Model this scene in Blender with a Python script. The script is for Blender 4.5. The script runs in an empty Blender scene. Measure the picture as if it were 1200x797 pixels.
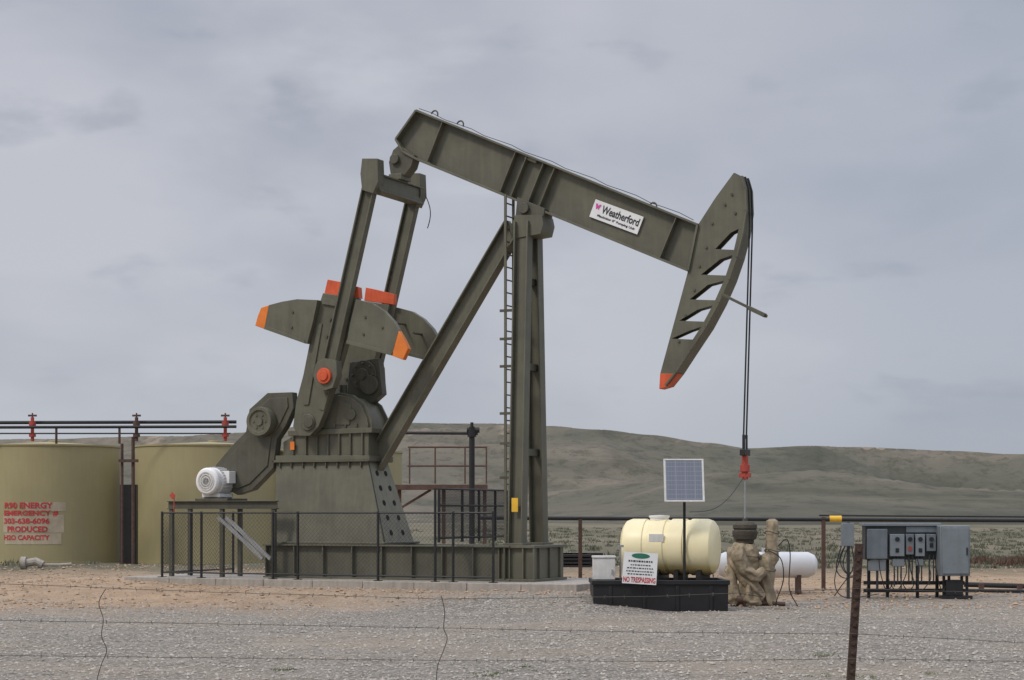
import bpy, math, random
from mathutils import Vector, Matrix, noise
from mathutils.geometry import tessellate_polygon
random.seed(7)
R=math.radians
sc=bpy.context.scene; COL=sc.collection
F=2250.0; H=2.1; HY=600.0
TH=R(25); cT,sT=math.cos(TH),math.sin(TH)
OY=45.0; OX=(622-600)/F*OY; ZB=0.5
def W(px,py,D): return Vector(((px-600)/F*D, D, H+(HY-py)/F*D))
def G(px,D,z=0.0): return Vector(((px-600)/F*D, D, z))
def U(px,py,w=0.0):
    k=(px-600)/F
    s=(k*(OY+w*cT)-OX-w*sT)/(cT+k*sT)
    Y=OY-s*sT+w*cT
    return (s, H+(HY-py)/F*Y-ZB)
def U3(px,py,w=0.0):
    s,z=U(px,py,w); return Vector((s,w,z))
def PP(pts,w): return [U(a,b,w) for a,b in pts]

# ---------------------------------------------------------------- materials
def mat(name,col,rough=.55,metal=0,var=.18,scale=3.0,streak=0.0,bump=.0,bscale=40,dust=None,spec=.4,low=None):
    m=bpy.data.materials.new(name); m.use_nodes=True
    nt=m.node_tree; N=nt.nodes; L=nt.links; b=N['Principled BSDF']
    b.inputs['Roughness'].default_value=rough; b.inputs['Metallic'].default_value=metal
    b.inputs['Specular IOR Level'].default_value=spec
    tc=N.new('ShaderNodeTexCoord')
    n=N.new('ShaderNodeTexNoise'); n.inputs['Scale'].default_value=scale; n.inputs['Detail'].default_value=7; n.inputs['Roughness'].default_value=.65
    L.new(tc.outputs['Object'],n.inputs['Vector'])
    r=N.new('ShaderNodeMapRange'); r.inputs[1].default_value=.3; r.inputs[2].default_value=.7
    r.inputs[3].default_value=1-var; r.inputs[4].default_value=1+var
    L.new(n.outputs['Fac'],r.inputs[0])
    vm=N.new('ShaderNodeVectorMath'); vm.operation='SCALE'; vm.inputs[0].default_value=col[:3]
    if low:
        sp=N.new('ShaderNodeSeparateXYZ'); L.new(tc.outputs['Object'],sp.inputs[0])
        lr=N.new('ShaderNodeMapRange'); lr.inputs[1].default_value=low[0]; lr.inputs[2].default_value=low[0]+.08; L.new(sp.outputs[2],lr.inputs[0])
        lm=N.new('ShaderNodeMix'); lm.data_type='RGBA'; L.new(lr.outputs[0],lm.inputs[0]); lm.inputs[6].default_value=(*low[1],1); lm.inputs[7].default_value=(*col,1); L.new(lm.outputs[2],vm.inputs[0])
    L.new(r.outputs[0],vm.inputs['Scale']); out=vm.outputs[0]
    if streak>0:
        mp=N.new('ShaderNodeMapping'); mp.inputs['Scale'].default_value=(9,9,.6); L.new(tc.outputs['Object'],mp.inputs[0])
        n2=N.new('ShaderNodeTexNoise'); n2.inputs['Scale'].default_value=1.2; n2.inputs['Detail'].default_value=5; L.new(mp.outputs[0],n2.inputs['Vector'])
        r2=N.new('ShaderNodeMapRange'); r2.inputs[1].default_value=.45; r2.inputs[2].default_value=.75; r2.inputs[3].default_value=0; r2.inputs[4].default_value=streak
        L.new(n2.outputs['Fac'],r2.inputs[0])
        mx=N.new('ShaderNodeMix'); mx.data_type='RGBA'; L.new(r2.outputs[0],mx.inputs[0]); L.new(out,mx.inputs[6])
        mx.inputs[7].default_value=(*(dust or (col[0]*.45,col[1]*.42,col[2]*.4)),1); out=mx.outputs[2]
    L.new(out,b.inputs['Base Color'])
    if bump>0:
        n3=N.new('ShaderNodeTexNoise'); n3.inputs['Scale'].default_value=bscale; n3.inputs['Detail'].default_value=5; L.new(tc.outputs['Object'],n3.inputs['Vector'])
        bp=N.new('ShaderNodeBump'); bp.inputs['Strength'].default_value=bump; bp.inputs['Distance'].default_value=.03
        L.new(n3.outputs['Fac'],bp.inputs['Height']); L.new(bp.outputs[0],b.inputs['Normal'])
    return m
M={}
M['olive']=mat('olive_paint',(.114,.110,.078),.48,var=.22,scale=1.3,streak=.35,dust=(.17,.155,.11))
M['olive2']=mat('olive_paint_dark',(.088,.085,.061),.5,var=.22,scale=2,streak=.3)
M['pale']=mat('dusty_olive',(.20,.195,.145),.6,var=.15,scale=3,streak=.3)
M['red']=mat('safety_orange',(.62,.10,.035),.5,var=.2,streak=.3)
M['orange']=mat('orange_paint',(.70,.19,.03),.5,var=.15)
M['dark']=mat('painted_hole_shade',(.012,.012,.012),.9)
M['black']=mat('black_steel',(.018,.018,.019),.5,var=.3,scale=6)
M['tub']=mat('black_plastic',(.014,.014,.015),.45,var=.3,scale=3,bump=.1)
M['tan']=mat('khaki_tank_paint',(.345,.298,.160),.6,var=.08,scale=.5,streak=.3,dust=(.28,.24,.135))
M['white']=mat('white_paint',(.76,.76,.75),.4,var=.06)
M['whited']=mat('weathered_white',(.60,.59,.56),.5,var=.12,scale=5,streak=.2)
M['grey']=mat('grey_cabinet',(.185,.21,.225),.5,var=.12,scale=3,streak=.2)
M['greyd']=mat('dark_grey_cabinet',(.05,.055,.055),.55,var=.2,scale=4,streak=.2)
M['greyl']=mat('light_grey_box',(.24,.265,.275),.5,var=.1,scale=6)
M['steel']=mat('galvanised',(.42,.42,.42),.35,metal=.8,var=.15)
M['rust']=mat('rusty_steel',(.065,.04,.03),.85,var=.4,scale=18,bump=.4,bscale=60)
M['brown']=mat('brown_steel',(.09,.052,.04),.7,var=.3,scale=6)
M['redv']=mat('red_valve',(.38,.06,.04),.5,var=.2,scale=5)
M['conc']=mat('concrete',(.34,.31,.27),.9,var=.2,scale=3,streak=.4,bump=.4,bscale=20)
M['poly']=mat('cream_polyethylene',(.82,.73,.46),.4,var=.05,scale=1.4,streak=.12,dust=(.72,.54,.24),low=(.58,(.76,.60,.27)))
M['canvas']=mat('tan_canvas',(.31,.25,.17),.9,var=.4,scale=4,bump=.9,bscale=11)
M['canvas2']=mat('dark_canvas',(.075,.066,.05),.85,var=.3,scale=5,bump=.5,bscale=25)
M['yellow']=mat('yellow_label',(.75,.45,.04),.5)
M['green']=mat('green_ink',(.03,.16,.10),.6)
M['ink']=mat('black_ink',(.03,.03,.035),.6)
M['redink']=mat('red_ink',(.48,.045,.05),.6,var=.35,scale=6)
M['purple']=mat('magenta_ink',(.60,.08,.36),.5)
M['wire']=mat('rusty_wire',(.09,.08,.07),.7,var=.3)
M['stone']=mat('gravel_stone',(.39,.355,.31),.9,var=.5,scale=11)
M['clod']=mat('earth_clod',(.37,.265,.18),.95,var=.35,scale=4)
M['sage']=mat('sage_leaf',(.115,.118,.08),.85,var=.35,scale=.3)
M['redbrush']=mat('red_brush',(.12,.07,.05),.9,var=.3,scale=.5)
M['weed']=mat('green_weed',(.10,.14,.045),.8,var=.3,scale=2)
M['glass']=mat('dark_dial',(.02,.025,.03),.15)
M['cable']=mat('black_cable',(.015,.015,.015),.5)
M['fade']=mat('faded_white',(.44,.37,.27),.6,var=.2,scale=2.5,streak=.6,dust=(.37,.31,.18))

# ---------------------------------------------------------------- mesh builder
MAT={}
class MB:
    def __init__(s): s.v=[]; s.f=[]
    def add(s,vs,fs):
        o=len(s.v); s.v+= [Vector(v) for v in vs]; s.f+=[tuple(i+o for i in f) for f in fs]; return s
    def bar(s,p1,p2,w,h,up=(0,0,1)):
        p1=Vector(p1);p2=Vector(p2);d=(p2-p1).normalized();up=Vector(up)
        if abs(d.dot(up))>.99: up=Vector((0,1,0)) if abs(d.y)<.9 else Vector((1,0,0))
        a=d.cross(up).normalized()*w/2; b=a.cross(d).normalized()*h/2
        vs=[p+x*a+y*b for p in (p1,p2) for x,y in ((-1,-1),(1,-1),(1,1),(-1,1))]
        return s.add(vs,[(3,2,1,0),(4,5,6,7),(0,1,5,4),(1,2,6,5),(2,3,7,6),(3,0,4,7)])
    def box(s,x0,x1,y0,y1,z0,z1):
        return s.add([(x0,y0,z0),(x1,y0,z0),(x1,y1,z0),(x0,y1,z0),(x0,y0,z1),(x1,y0,z1),(x1,y1,z1),(x0,y1,z1)],
            [(3,2,1,0),(4,5,6,7),(0,1,5,4),(1,2,6,5),(2,3,7,6),(3,0,4,7)])
    def ibeam(s,p1,p2,depth,width,t,up=(0,0,1)):
        p1=Vector(p1);p2=Vector(p2);d=(p2-p1).normalized();up=Vector(up)
        a=d.cross(up).normalized(); b=a.cross(d).normalized()
        o=b*(depth/2-t/2)
        s.bar(p1+o,p2+o,width,t,up); s.bar(p1-o,p2-o,width,t,up); s.bar(p1,p2,t*.8,depth-2*t,up); return s
    def tube(s,p1,p2,r,n=10,r2=None,cap=True):
        p1=Vector(p1);p2=Vector(p2);d=(p2-p1).normalized(); r2=r if r2 is None else r2
        q=d.to_track_quat('Z','Y'); vs=[]
        for p,rr in ((p1,r),(p2,r2)):
            for i in range(n):
                a=2*math.pi*i/n; vs.append(p+q@Vector((math.cos(a)*rr,math.sin(a)*rr,0)))
        fs=[(i,(i+1)%n,n+(i+1)%n,n+i) for i in range(n)]
        if cap: fs+=[tuple(range(n-1,-1,-1)),tuple(range(n,2*n))]
        return s.add(vs,fs)
    def path(s,pts,r,n=6):
        pts=[Vector(p) for p in pts]; vs=[];m=len(pts)
        for k,p in enumerate(pts):
            d=(pts[min(k+1,m-1)]-pts[max(k-1,0)]).normalized()
            a=d.cross(Vector((.13,.9,.4))).normalized(); b=a.cross(d)
            for i in range(n):
                t=2*math.pi*i/n; vs.append(p+a*math.cos(t)*r+b*math.sin(t)*r)
        fs=[(k*n+i,k*n+(i+1)%n,(k+1)*n+(i+1)%n,(k+1)*n+i) for k in range(m-1) for i in range(n)]
        fs+=[tuple(range(n-1,-1,-1)),tuple(range((m-1)*n,m*n))]
        return s.add(vs,fs)
    def lathe(s,prof,o,axis,n=32):
        o=Vector(o);q=Vector(axis).normalized().to_track_quat('Z','Y'); vs=[];m=len(prof)
        for r,h in prof:
            for i in range(n):
                a=2*math.pi*i/n; vs.append(o+q@Vector((math.cos(a)*r,math.sin(a)*r,h)))
        fs=[(k*n+i,k*n+(i+1)%n,(k+1)*n+(i+1)%n,(k+1)*n+i) for k in range(m-1) for i in range(n)]
        if prof[0][0]>1e-4: fs.append(tuple(range(n-1,-1,-1)))
        if prof[-1][0]>1e-4: fs.append(tuple(range((m-1)*n,m*n)))
        return s.add(vs,fs)
    def prism(s,poly,w0,w1,holes=()):
        loops=[list(poly)]+[list(h) for h in holes]
        flat=[p for l in loops for p in l]; n=len(flat)
        tris=tessellate_polygon([[Vector((a,b,0)) for a,b in l] for l in loops])
        vs=[(a,w0,b) for a,b in flat]+[(a,w1,b) for a,b in flat]; fs=[]
        for t in tris:
            a,b,c=[flat[i] for i in t]
            cr=(b[0]-a[0])*(c[1]-a[1])-(b[1]-a[1])*(c[0]-a[0])
            if cr<0: t=(t[0],t[2],t[1])
            fs.append((t[0],t[1],t[2])); fs.append((n+t[2],n+t[1],n+t[0]))
        o=0
        for l in loops:
            m=len(l)
            for i in range(m): fs.append((o+i,o+(i+1)%m,n+o+(i+1)%m,n+o+i))
            o+=m
        return s.add(vs,fs)
    def split(s,name,m,parent,**k):
        par=list(range(len(s.v)))
        def fnd(i):
            while par[i]!=i: par[i]=par[par[i]]; i=par[i]
            return i
        for f in s.f:
            a=fnd(f[0])
            for i in f[1:]: par[fnd(i)]=a
        groups={}
        for f in s.f: groups.setdefault(fnd(f[0]),[]).append(f)
        out=[]
        for fs in groups.values():
            ids=sorted({i for f in fs for i in f}); mp={j:k_ for k_,j in enumerate(ids)}
            b=MB(); b.add([s.v[i] for i in ids],[tuple(mp[i] for i in f) for f in fs]); out.append(b.build(name,m,parent,**k))
        return out
    def build(s,name,m,parent=None,world=False,bevel=0,smooth=True,fixn=True):
        import bmesh
        vs=s.v; loc=None
        if parent is None:
            xs=[v.x for v in vs];ys=[v.y for v in vs];zs=[v.z for v in vs]
            loc=Vector(((min(xs)+max(xs))/2,(min(ys)+max(ys))/2,min(zs))); vs=[v-loc for v in vs]
        elif world:
            inv=MAT[parent.name].inverted(); vs=[inv@v for v in vs]
        me=bpy.data.meshes.new(name); me.from_pydata([tuple(v) for v in vs],[],s.f)
        if fixn:
            bm=bmesh.new(); bm.from_mesh(me); bmesh.ops.recalc_face_normals(bm,faces=bm.faces[:]); bm.to_mesh(me); bm.free()
        me.materials.append(M[m] if isinstance(m,str) else m)
        if smooth:
            me.polygons.foreach_set('use_smooth',[True]*len(me.polygons)); me.set_sharp_from_angle(angle=R(32))
        o=bpy.data.objects.new(name,me); COL.objects.link(o)
        if parent is not None:
            o.parent=parent; MAT[o.name]=MAT[parent.name]
        else:
            o.location=loc; MAT[o.name]=Matrix.Translation(loc)
        if bevel>0:
            b=o.modifiers.new('bevel','BEVEL'); b.width=bevel; b.segments=2; b.limit_method='ANGLE'; b.angle_limit=R(40)
        return o
def tag(o,label,cat=None,group=None,kind=None):
    if label: o['label']=label
    if cat: o['category']=cat
    if group: o['group']=group
    if kind: o['kind']=kind
    return o
def thing(name,label,cat,loc,rz=0,group=None):
    o=bpy.data.objects.new(name,None); COL.objects.link(o); o.location=loc; o.rotation_euler=(0,0,rz); o.empty_display_size=.3
    MAT[o.name]=Matrix.Translation(Vector(loc))@Matrix.Rotation(rz,4,'Z')
    return tag(o,label,cat,group)
def uthing(name,label,cat,group=None): return thing(name,label,cat,(OX,OY,ZB),-TH,group)
def text(name,body,org,xd,yd,m,parent,width=None,height=None,shear=0,bold=0,world=False,bend=None):
    c=bpy.data.curves.new(name,'FONT'); c.body=body; c.size=1; c.shear=shear; c.offset=bold; c.resolution_u=3
    t=bpy.data.objects.new('tmp_text',c); COL.objects.link(t)
    dg=bpy.context.evaluated_depsgraph_get(); dg.update()
    me=bpy.data.meshes.new_from_object(t.evaluated_get(dg)); bpy.data.objects.remove(t)
    xs=[v.co.x for v in me.vertices];ys=[v.co.y for v in me.vertices]
    sx=width/(max(xs)-min(xs)); sy=(height/(max(ys)-min(ys))) if height else sx
    x0=min(xs); y0=min(ys); xd=Vector(xd).normalized(); yd=Vector(yd).normalized()
    for v in me.vertices:
        a=(v.co.x-x0)*sx; b=(v.co.y-y0)*sy
        v.co = bend(a,b) if bend else Vector(org)+xd*a+yd*b
    if world:
        inv=MAT[parent.name].inverted()
        for v in me.vertices: v.co=inv@v.co
    me.materials.clear(); me.materials.append(M[m])
    o=bpy.data.objects.new(name,me); COL.objects.link(o); o.parent=parent
    return o
def sp_(pts,n=6):
    out=[]
    for i in range(len(pts)-1):
        p0=pts[max(i-1,0)];p1=pts[i];p2=pts[i+1];p3=pts[min(i+2,len(pts)-1)]
        for k in range(n):
            t=k/n; out.append(.5*((2*p1)+(p2-p0)*t+(2*p0-5*p1+4*p2-p3)*t*t+(3*p1-p0-3*p2+p3)*t**3))
    return out+[pts[-1]]

# ---------------------------------------------------------------- ground
def mound(x,y):
    dx=x-OX; dy=y-OY
    s=dx*cT-dy*sT; w=dx*sT+dy*cT
    ds=max(-11.2-s,0,s-2.6); dw=max(abs(w)-3.2,0); d=math.hypot(ds,dw)
    t=max(0,1-d/2.4); return .33*t*t*(3-2*t)
def gz(x,y):
    z=mound(x,y)
    if 12<y<100 and abs(x)<45:
        n=noise.noise(Vector((x*.35,y*.35,0)))*.06+noise.noise(Vector((x*1.3,y*1.3,3)))*.028
        rough=1.0
        k=(x/y*F+600)
        if 47<y<75 and k<330: rough=2.6
        z+=n*rough
    return z
def axis(fa,fb,st,outer):
    n=int((fb-fa)/st); return [fa-o for o in outer[::-1]]+[fa+i*st for i in range(n+1)]+[fb+o for o in outer]
xs=axis(-26,26,.26,[2,6,14,30,80,200,500,1200,4000]); ys=axis(16,88,.26,[2,6,14,30,80,200,500,1200,4000])
nx=len(xs); vs=[(x,y,gz(x,y)) for y in ys for x in xs]
fs=[(j*nx+i,j*nx+i+1,(j+1)*nx+i+1,(j+1)*nx+i) for j in range(len(ys)-1) for i in range(nx-1)]
me=bpy.data.meshes.new('ground'); me.from_pydata(vs,[],fs); me.polygons.foreach_set('use_smooth',[True]*len(fs))
gr=bpy.data.objects.new('ground',me); COL.objects.link(gr); gr['kind']='structure'
class NT:
    def __init__(s,m): s.nt=m.node_tree; s.N=s.nt.nodes; s.L=s.nt.links; s.tc=s.N.new('ShaderNodeTexCoord'); s.P=s.tc.outputs['Object']
    def nz(s,sc_,d=6,r=.6,scl=None,dist=0):
        src=s.P
        if scl:
            mp=s.N.new('ShaderNodeMapping'); mp.inputs['Scale'].default_value=scl; s.L.new(s.P,mp.inputs[0]); src=mp.outputs[0]
        n=s.N.new('ShaderNodeTexNoise'); n.inputs['Scale'].default_value=sc_;n.inputs['Detail'].default_value=d;n.inputs['Roughness'].default_value=r;n.inputs['Distortion'].default_value=dist; s.L.new(src,n.inputs['Vector']); return n.outputs['Fac']
    def mr(s,x,a,bb,c=0,d=1):
        r=s.N.new('ShaderNodeMapRange')
        for i,v in enumerate((a,bb,c,d)): r.inputs[i+1].default_value=v
        s.L.new(x,r.inputs[0]); return r.outputs[0]
    def mix(s,f,a,bb):
        x=s.N.new('ShaderNodeMix'); x.data_type='RGBA'; s.L.new(f,x.inputs[0])
        for i,v in ((6,a),(7,bb)):
            if isinstance(v,tuple): x.inputs[i].default_value=(*v,1)
            else: s.L.new(v,x.inputs[i])
        return x.outputs[2]
    def ma(s,op,a,bb):
        x=s.N.new('ShaderNodeMath'); x.operation=op
        for i,v in enumerate((a,bb)):
            if isinstance(v,(int,float)): x.inputs[i].default_value=v
            else: s.L.new(v,x.inputs[i])
        return x.outputs[0]
def ground_mat():
    m=bpy.data.materials.new('gravel_and_dirt'); m.use_nodes=True; b=m.node_tree.nodes['Principled BSDF']
    b.inputs['Roughness'].default_value=.95; b.inputs['Specular IOR Level'].default_value=.1
    t=NT(m); N=t.N;L=t.L;nz=t.nz;mr=t.mr;mix=t.mix;ma=t.ma;P=t.P
    vo=N.new('ShaderNodeTexVoronoi'); vo.inputs['Scale'].default_value=18; L.new(P,vo.inputs['Vector'])
    sx=N.new('ShaderNodeSeparateColor'); L.new(vo.outputs['Color'],sx.inputs[0])
    stone=mix(sx.outputs[0],(.205,.185,.158),(.535,.49,.43))
    stone=mix(mr(vo.outputs['Distance'],.32,.78),stone,(.155,.138,.115))
    stone=mix(mr(nz(.22,5),.44,.64,0,.5),stone,(.39,.315,.235))
    stone=mix(mr(nz(1.1,5,.7),.4,.7,0,.4),stone,(.22,.20,.17))
    stone=mix(mr(nz(.5,4,.6,(1,4,1)),.52,.7,0,.3),stone,(.46,.42,.365))
    dirt=mix(mr(nz(1.3,8,.7),.3,.7),(.31,.215,.14),(.50,.37,.255))
    dirt=mix(mr(nz(9,6,.8),.48,.7,0,.5),dirt,(.19,.14,.10))
    dirt=mix(mr(nz(.3,5,.6),.52,.7,0,.45),dirt,(.42,.36,.29))
    grass=mix(mr(nz(.05,8,.65,(1,.4,1)),.38,.62),(.125,.12,.082),(.235,.20,.145))
    grass=mix(mr(nz(1.6,6,.8),.45,.65,0,.6),grass,(.08,.08,.057))
    sp=N.new('ShaderNodeSeparateXYZ'); L.new(P,sp.inputs[0]); X=sp.outputs[0];Y=sp.outputs[1]
    wob=ma('MULTIPLY',ma('SUBTRACT',nz(.35,5,.7),.5),9)
    yd=ma('ADD',Y,wob)
    line=ma('ADD',ma('MULTIPLY',ma('MAXIMUM',X,-4.0),.5),42.8)
    c=mix(mr(ma('SUBTRACT',yd,line),-1.8,2.4),stone,dirt)
    c=mix(mr(ma('ADD',Y,ma('MULTIPLY',wob,1.5)),60,72),c,grass)
    L.new(c,b.inputs['Base Color'])
    h=ma('ADD',ma('MULTIPLY',ma('SUBTRACT',1,vo.outputs['Distance']),.8),ma('MULTIPLY',nz(22,6,.8),1.2))
    bp=N.new('ShaderNodeBump'); bp.inputs['Strength'].default_value=.8; bp.inputs['Distance'].default_value=.04; L.new(h,bp.inputs['Height']); L.new(bp.outputs[0],b.inputs['Normal'])
    return m
me.materials.append(ground_mat())

# hills
SKY=[(-900,530),(-300,520),(0,514),(200,510),(280,506),(350,499),(430,493),(500,495),(600,496),(640,498),(700,502),(760,508),(830,518),(880,524),(940,521),(1010,523),(1100,527),(1200,531),(1500,528),(2200,540)]
def sky(px):
    for (a,b),(c,d) in zip(SKY,SKY[1:]):
        if a<=px<=c:
            t=(px-a)/(c-a); t=t*t*(3-2*t); return b+(d-b)*t
    return 535
def sm(a,b,x):
    t=min(1,max(0,(x-a)/(b-a))); return t*t*(3-2*t)
cols=[-700+i*4.2 for i in range(620)]; rows=[120*(2600/120)**(j/240) for j in range(241)]
grid=[];att=[]
for D in rows:
    row=[]
    for px in cols:
        x=(px-600)/F*D
        zr=H+(HY-sky(px)-3)/F*1700
        wv=noise.noise(Vector((x*.0016,D*.0012,1)))
        wx_=x+80*noise.noise(Vector((x*.004,D*.003,11)))
        base=sm(260,1650,D+wv*380)**1.3
        z=zr*base*(1-.35*sm(1750,2600,D))
        g=noise.ridged_multi_fractal(Vector((wx_*.0055+D*.0026,D*.0019,2)),1.05,2.1,5,1.0,2.0)
        g2=noise.fractal(Vector((x*.010,D*.007,5)),1.0,2.0,4)
        amp=sm(300,1100,D)*(1-.5*sm(1400,1700,D))
        z+=(g-1.1)*19*amp + g2*4*sm(180,700,D)
        k2=math.exp(-((D-560-wv*120)/150.0)**2)*sm(600,900,px+wv*300)
        z+=k2*(9+8*noise.noise(Vector((x*.009,D*.005,9))))
        k3=math.exp(-((D-980+wv*200)/170.0)**2)*sm(430,760,px+wv*300)
        z+=k3*(14+18*noise.noise(Vector((x*.006,D*.004,19))))
        row.append(z); att.append(g)
    grid.append(row)
for i,px in enumerate(cols):
    mxr=max((grid[j][i]-H)/rows[j] for j in range(len(rows)))
    tgt=(HY-sky(px))/F+.0004*noise.noise(Vector((px*.02,0,0)))
    f=tgt/mxr
    for j in range(len(rows)): grid[j][i]=H+(grid[j][i]-H)*f if grid[j][i]>H else grid[j][i]
hv=[((px-600)/F*D,D,grid[j][i]-.6) for j,D in enumerate(rows) for i,px in enumerate(cols)]
nc=len(cols); hf=[(j*nc+i,j*nc+i+1,(j+1)*nc+i+1,(j+1)*nc+i) for j in range(len(rows)-1) for i in range(nc-1)]
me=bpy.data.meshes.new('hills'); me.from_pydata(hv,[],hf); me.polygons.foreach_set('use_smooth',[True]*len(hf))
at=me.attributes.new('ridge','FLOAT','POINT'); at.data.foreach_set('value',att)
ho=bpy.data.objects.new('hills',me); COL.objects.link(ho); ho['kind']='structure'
def hill_mat():
    m=bpy.data.materials.new('sage_hills_painted_shade'); m.use_nodes=True; b=m.node_tree.nodes['Principled BSDF']
    b.inputs['Roughness'].default_value=1; b.inputs['Specular IOR Level'].default_value=.05
    t=NT(m); nz=t.nz;mr=t.mr;mix=t.mix;ma=t.ma
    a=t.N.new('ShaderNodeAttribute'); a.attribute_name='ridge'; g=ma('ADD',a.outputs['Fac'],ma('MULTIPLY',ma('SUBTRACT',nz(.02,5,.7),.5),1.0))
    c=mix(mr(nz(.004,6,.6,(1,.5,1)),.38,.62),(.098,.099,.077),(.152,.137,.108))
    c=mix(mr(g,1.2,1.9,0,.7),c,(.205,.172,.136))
    c=mix(mr(g,1.0,.4,0,.8),c,(.056,.060,.046))  # pale ridges, dark gullies: relief shading put into colour, plus drainage scrub
    c=mix(mr(nz(.005,8,.68,(1,.28,2),1.4),.56,.64,0,.8),c,(.32,.25,.19))
    c=mix(mr(nz(.016,8,.7,(1,.4,3),.8),.5,.64,0,.6),c,(.064,.067,.050))  # broad dark patches: cloud shadows painted into the hill colour
    c=mix(mr(nz(.12,5,.8,(1,.4,1)),.50,.62,0,.5),c,(.050,.053,.040))
    t.L.new(c,b.inputs['Base Color']); return m
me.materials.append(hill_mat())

# concrete pad
sl=U(145,683,-2.0)[0]; sr=U(676,690,-2.0)[0]
pad=MB(); n=9
for i in range(n):
    a=sl+(sr-sl)*i/n; b_=sl+(sr-sl)*(i+1)/n-.012
    pad.box(a,b_,-2.0,2.0,-.35,-.004*(i%2))
po=pad.build('concrete_pad','conc',None,bevel=.015)
Mx=Matrix.Translation((OX,OY,ZB))@Matrix.Rotation(-TH,4,'Z')
po.location=Mx@Vector(((sl+sr-.012)/2,0,-.35)); po.rotation_euler=(0,0,-TH); po['kind']='structure'

# ---------------------------------------------------------------- pumpjack
pj=uthing('pumpjack','tall olive green pumpjack with tilted beam and orange tipped counterweights on concrete pad','pumpjack')
b=MB(); s0=U(312,660,-.85)[0]; s1=U(600,660,-.85)[0]
for w in (-.85,.85): b.ibeam((s0,w,.41),(s1,w,.41),.82,.3,.04)
for k in range(9):
    s=s0+.06+(s1-s0-.2)*k/8
    b.box(s-.015,s+.015,-.985,-.865,.045,.775); b.box(s-.02,s+.02,-.82,.82,.06,.7)
b.build('base_frame','olive',pj,bevel=.006)
b=MB(); sa,sb=-.42,.52
b.box(sa,sb,-.95,.95,0,.06); b.box(sa,sb,-.95,.95,.77,.83); b.box(sa+.06,sb-.06,-.86,.86,.06,.77)
for s in (sa+.03,sa+.3,sb-.3,sb-.03): b.box(s-.018,s+.018,-.94,-.862,.06,.77)
for w in (-.6,0,.6): b.box(sb-.058,sb-.01,w-.02,w+.02,.06,.77)
b.build('post_pedestal','olive',pj,bevel=.006)
top_s,top_z=U(619,262,0)
for sgn in (-1,1):
    b=MB(); p1=Vector((U(619,640,0)[0],sgn*.62,.83)); p2=Vector((top_s,sgn*.27,top_z))
    b.ibeam(p1,p2,.36,.30,.035,up=(1,0,0)); b.bar(p1,p1+Vector((0,0,.05)),.5,.5)
    o=b.build('front_leg','olive',pj,bevel=.006)
    if sgn<0:
        q=p1+(p2-p1)*.10
        c=MB(); c.box(q.x-.08,q.x+.08,q.y-.165,q.y-.16,q.z+.02,q.z+.34)
        c.build('warning_label','yellow',o)
b=MB(); p1=U3(432,556,0); p2=U3(603,264,0)
b.ibeam(p1,p2,.46,.32,.035,up=(0,0,1)); b.build('rear_leg','olive',pj,bevel=.006)
b=MB(); b.prism(PP([(601,262),(604,252),(635,252),(637,262),(634,274),(601,280)],-.32),-.33,.33)
b.build('post_cap','olive',pj,bevel=.01)
b=MB()
for py in (330,430,530):
    z=U(619,py,0)[1]; t=(z-.83)/(top_z-.83); hw=.62+(.27-.62)*t; s=U(619,640,0)[0]*(1-t)+top_s*t
    b.bar((s,-hw,z),(s,hw,z),.12,.16)
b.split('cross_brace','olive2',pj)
# ladder
b=MB(); sL=U(597,300,0)[0]; z1=U(598,229,0)[1]; z0=.9
for w in (-.22,.22): b.bar((sL,w,z0),(sL,w,z1),.06,.035)
lad=b.build('ladder','olive',pj)
b=MB(); z=z0+.15
while z<z1-.1: b.tube((sL,-.22,z),(sL,.22,z),.018,6); z+=.3
b.split('rung','olive',lad,smooth=False)
b=MB()
for py in (365,398,430,485,520,560):
    z=U(598,py,0)[1]; b.bar((sL-.14,-.22,z),(sL+.2,-.22,z),.05,.06)
b.split('ladder_bracket','olive2',lad)
# walking beam
bw=-.22
poly=PP([(487,129),(817,263),(806,317),(489,187),(472,178),(463,163)],bw)
b=MB(); b.prism(poly,-.02,.02)
tA,tB,bB,bA,rA,rB=[Vector((a,0,c)) for a,c in poly]
ax=(tB-tA).normalized(); nrm=Vector((-ax.z,0,ax.x))
def fl(p,q,wd=.44,t=.05):
    d=(q-p).normalized(); b.bar(p,q,wd,t,up=(-d.z,0,d.x))
fl(tA,tB); fl(bA,bB); fl(rB,tA); fl(rB,rA); fl(rA,bA); fl(tB,bB)
def stiff(t,wd=.40,th=.025):
    a=tA.lerp(tB,t)
    foot=a-nrm*((a-bA).dot(nrm))
    b.bar(a-nrm*.03,foot+nrm*.05,wd,th,up=ax)
for t in (.1,.37,.41,.47,.51,.93): stiff(t)
beam=b.build('walking_beam','olive',pj,bevel=.006)
c=MB()
for (px,py) in ((509,135),(539,147),(765,243)):
    p=U3(px,py,0); c.path([p+ax*(.09*math.cos(a))+nrm*(.11*math.sin(a)) for a in [math.pi*i/8 for i in range(9)]],.02)
c.split('lifting_eye','olive2',beam)
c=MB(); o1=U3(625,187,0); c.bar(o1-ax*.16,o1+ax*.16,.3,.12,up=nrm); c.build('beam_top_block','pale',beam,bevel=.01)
c=MB(); A=U3(490,130,0);B=U3(812,260,0); c.path([A.lerp(B,i/20)+nrm*(.06+.02*math.sin(i*2.1)) for i in range(21)],.008,5)
c.build('grease_line','cable',beam)
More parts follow.
